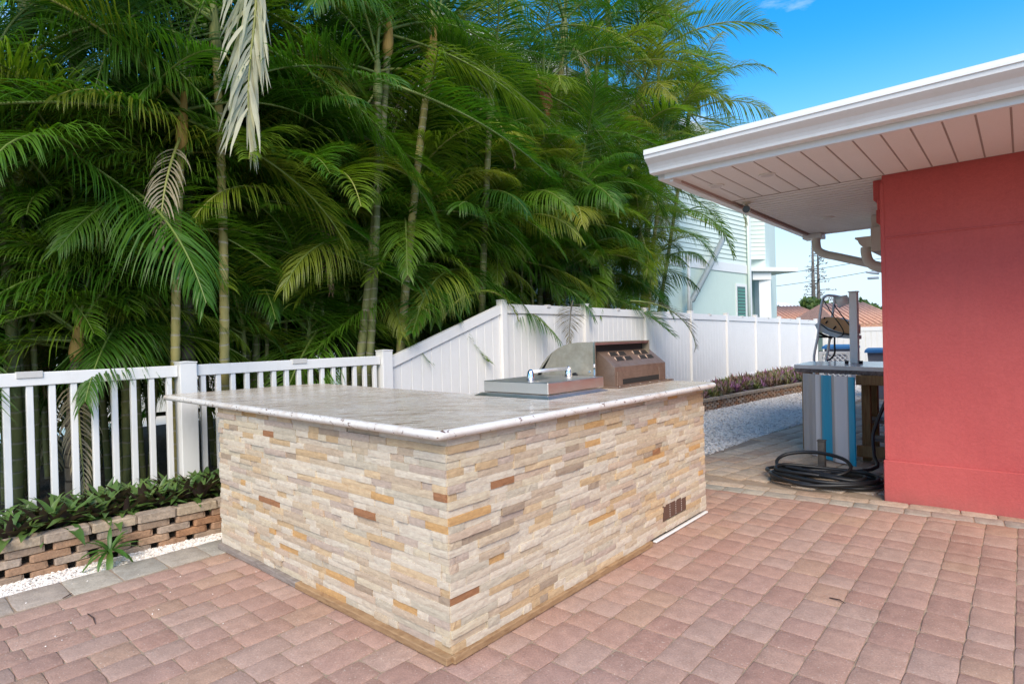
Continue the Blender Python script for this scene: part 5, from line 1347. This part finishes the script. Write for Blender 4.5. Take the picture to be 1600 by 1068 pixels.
def tree(px0, px1, pyt, dist, seed, lab, dens=900):
    r_ = random.Random(seed); a = P(px0, 500, dist); c = P(px1, 500, dist); zt_ = P((px0 + px1) / 2, pyt, dist).z; ctr = (a + c) / 2; rad = (c - a).length / 2
    t = thing('tree', (ctr.x, ctr.y, 0), lab, 'tree')
    tm = MB(); tm.tube([(ctr.x, ctr.y, 0), (ctr.x, ctr.y, zt_ * .5)], [.25, .12], 8)
    for k in range(6):
        an = k; tm.tube([(ctr.x, ctr.y, zt_ * .3), (ctr.x + math.cos(an) * rad * .6, ctr.y + math.sin(an) * rad * .6, zt_ * .8)], [.1, .03], 5)
    tm.build('trunk', BARK, t)
    b = MB(); bl = [(Vector((r_.uniform(-.7, .7) * rad, r_.uniform(-.6, .6) * rad, zt_ * r_.uniform(.45, .86))), rad * r_.uniform(.25, .5)) for _ in range(11)]
    for i in range(dens):
        cc_, rd_ = r_.choice(bl); v = Vector((r_.gauss(0, 1), r_.gauss(0, 1), r_.gauss(0, .8))).normalized() * rd_ * r_.uniform(.6, 1.05); p = Vector((ctr.x, ctr.y, 0)) + cc_ + v
        if p.z > zt_: p.z = zt_ - r_.random() * .4
        s_ = r_.uniform(.12, .3); u = Vector((r_.gauss(0, 1), r_.gauss(0, 1), r_.gauss(0, 1))).normalized(); w_ = u.orthogonal().normalized(); n0 = len(b.v)
        b.v += [tuple(p - u * s_), tuple(p + w_ * s_ * .5), tuple(p + u * s_), tuple(p - w_ * s_ * .5)]; b.face([n0, n0 + 1, n0 + 2, n0 + 3], 0, r_.random() * .998 + .001)
    b.build('crown', LEAF_T, t, fix=False)
tree(1256, 1318, 460, 46, 1, 'bushy green tree beyond the tiled roofs below the bare pines', 2600)
tree(1296, 1352, 462, 50, 2, 'rounded green tree behind the orange paddle board and metal post', 2600)
tree(1340, 1372, 470, 52, 6, 'olive green tree right of the metal post', 1800)
tree(1352, 1400, 474, 56, 3, 'smaller tree peeping out beside the coral wall', 1800)
tree(1196, 1216, 470, 44, 4, 'green tree just right of the mint house porch', 1500)
tree(1216, 1240, 485, 44, 5, 'low shrub in front of the pale bungalow', 900)
def pine(px, pyt, pyb, dist, seed, lab, nb_=60, sp=1.0):
    r_ = random.Random(seed); b0 = P(px, 505, dist); zt_ = P(px, pyt, dist).z; z0 = P(px, pyb, dist).z
    t = thing('bare_pine', (b0.x, b0.y, 0), lab, 'tree')
    MB().tube([(b0.x, b0.y, 0), (b0.x, b0.y, zt_)], [.30, .07], 8).build('trunk', BARK, t)
    b = MB()
    for k in range(nb_):
        z = z0 + (zt_ - z0) * k / nb_; a = r_.random() * 6.28; l = sp * r_.uniform(.2, 1.0) * (1.1 - .5 * k / nb_)
        b.tube([(b0.x, b0.y, z), (b0.x + math.cos(a) * l, b0.y + math.sin(a) * l, z + r_.uniform(-.1, .25))], [.04, .015], 4, cap=False)
        if sp > 1:
            for q in range(3):
                f_ = r_.uniform(.5, 1); c = Vector((b0.x + math.cos(a) * l * f_, b0.y + math.sin(a) * l * f_, z)); b.tube([tuple(c), tuple(c + Vector((r_.uniform(-.2, .2), r_.uniform(-.2, .2), r_.uniform(.05, .2))))], [.05, .02], 4, cap=False)
    b.build('branches', BARK, t)
pine(1272, 368, 470, 60, 1, 'tall bare dead pine trunk standing against the pale sky, left of two', 70, .6)
pine(1280, 395, 470, 64, 2, 'thinner bare pine with sparse twigs, right of two', 60, 2.2)
for i, (a_, c_, lab) in enumerate((((1150, 436), (1420, 396), 'upper power line crossing the sky below the eave'), ((1150, 455), (1420, 413), 'lower power line crossing the sky below the eave'))):
    A1, A2 = P(*a_, 52), P(*c_, 46); mid_ = (A1 + A2) / 2 - Vector((0, 0, .15)); tag(MB().tube(bez([A1, mid_, A2], 8), .022, 5).build('power_line', BLACK), lab, 'power line')
sl2 = thing('street_light', (0, 45, 5), 'small flat street light head hanging on the lower power line', 'street light')
A1 = P(1353, 425, 46); A2 = P(1373, 427, 46)
MB().tube([A1, A1.lerp(A2, .4), A2], [.06, .10, .10], 6).build('arm', mat('lamp_grey', (.3, .33, .38), .5), sl2)
MB().box((A2.x - .75, A2.y - .2, A2.z - .42), (A2.x + .0, A2.y + .2, A2.z - .25), bev=.03).build('lamp_head', bpy.data.materials['lamp_grey'], sl2)
for o in bpy.data.objects:
    if '_mesh_at_origin' in o: del o['_mesh_at_origin']
print('objects', len(bpy.data.objects))
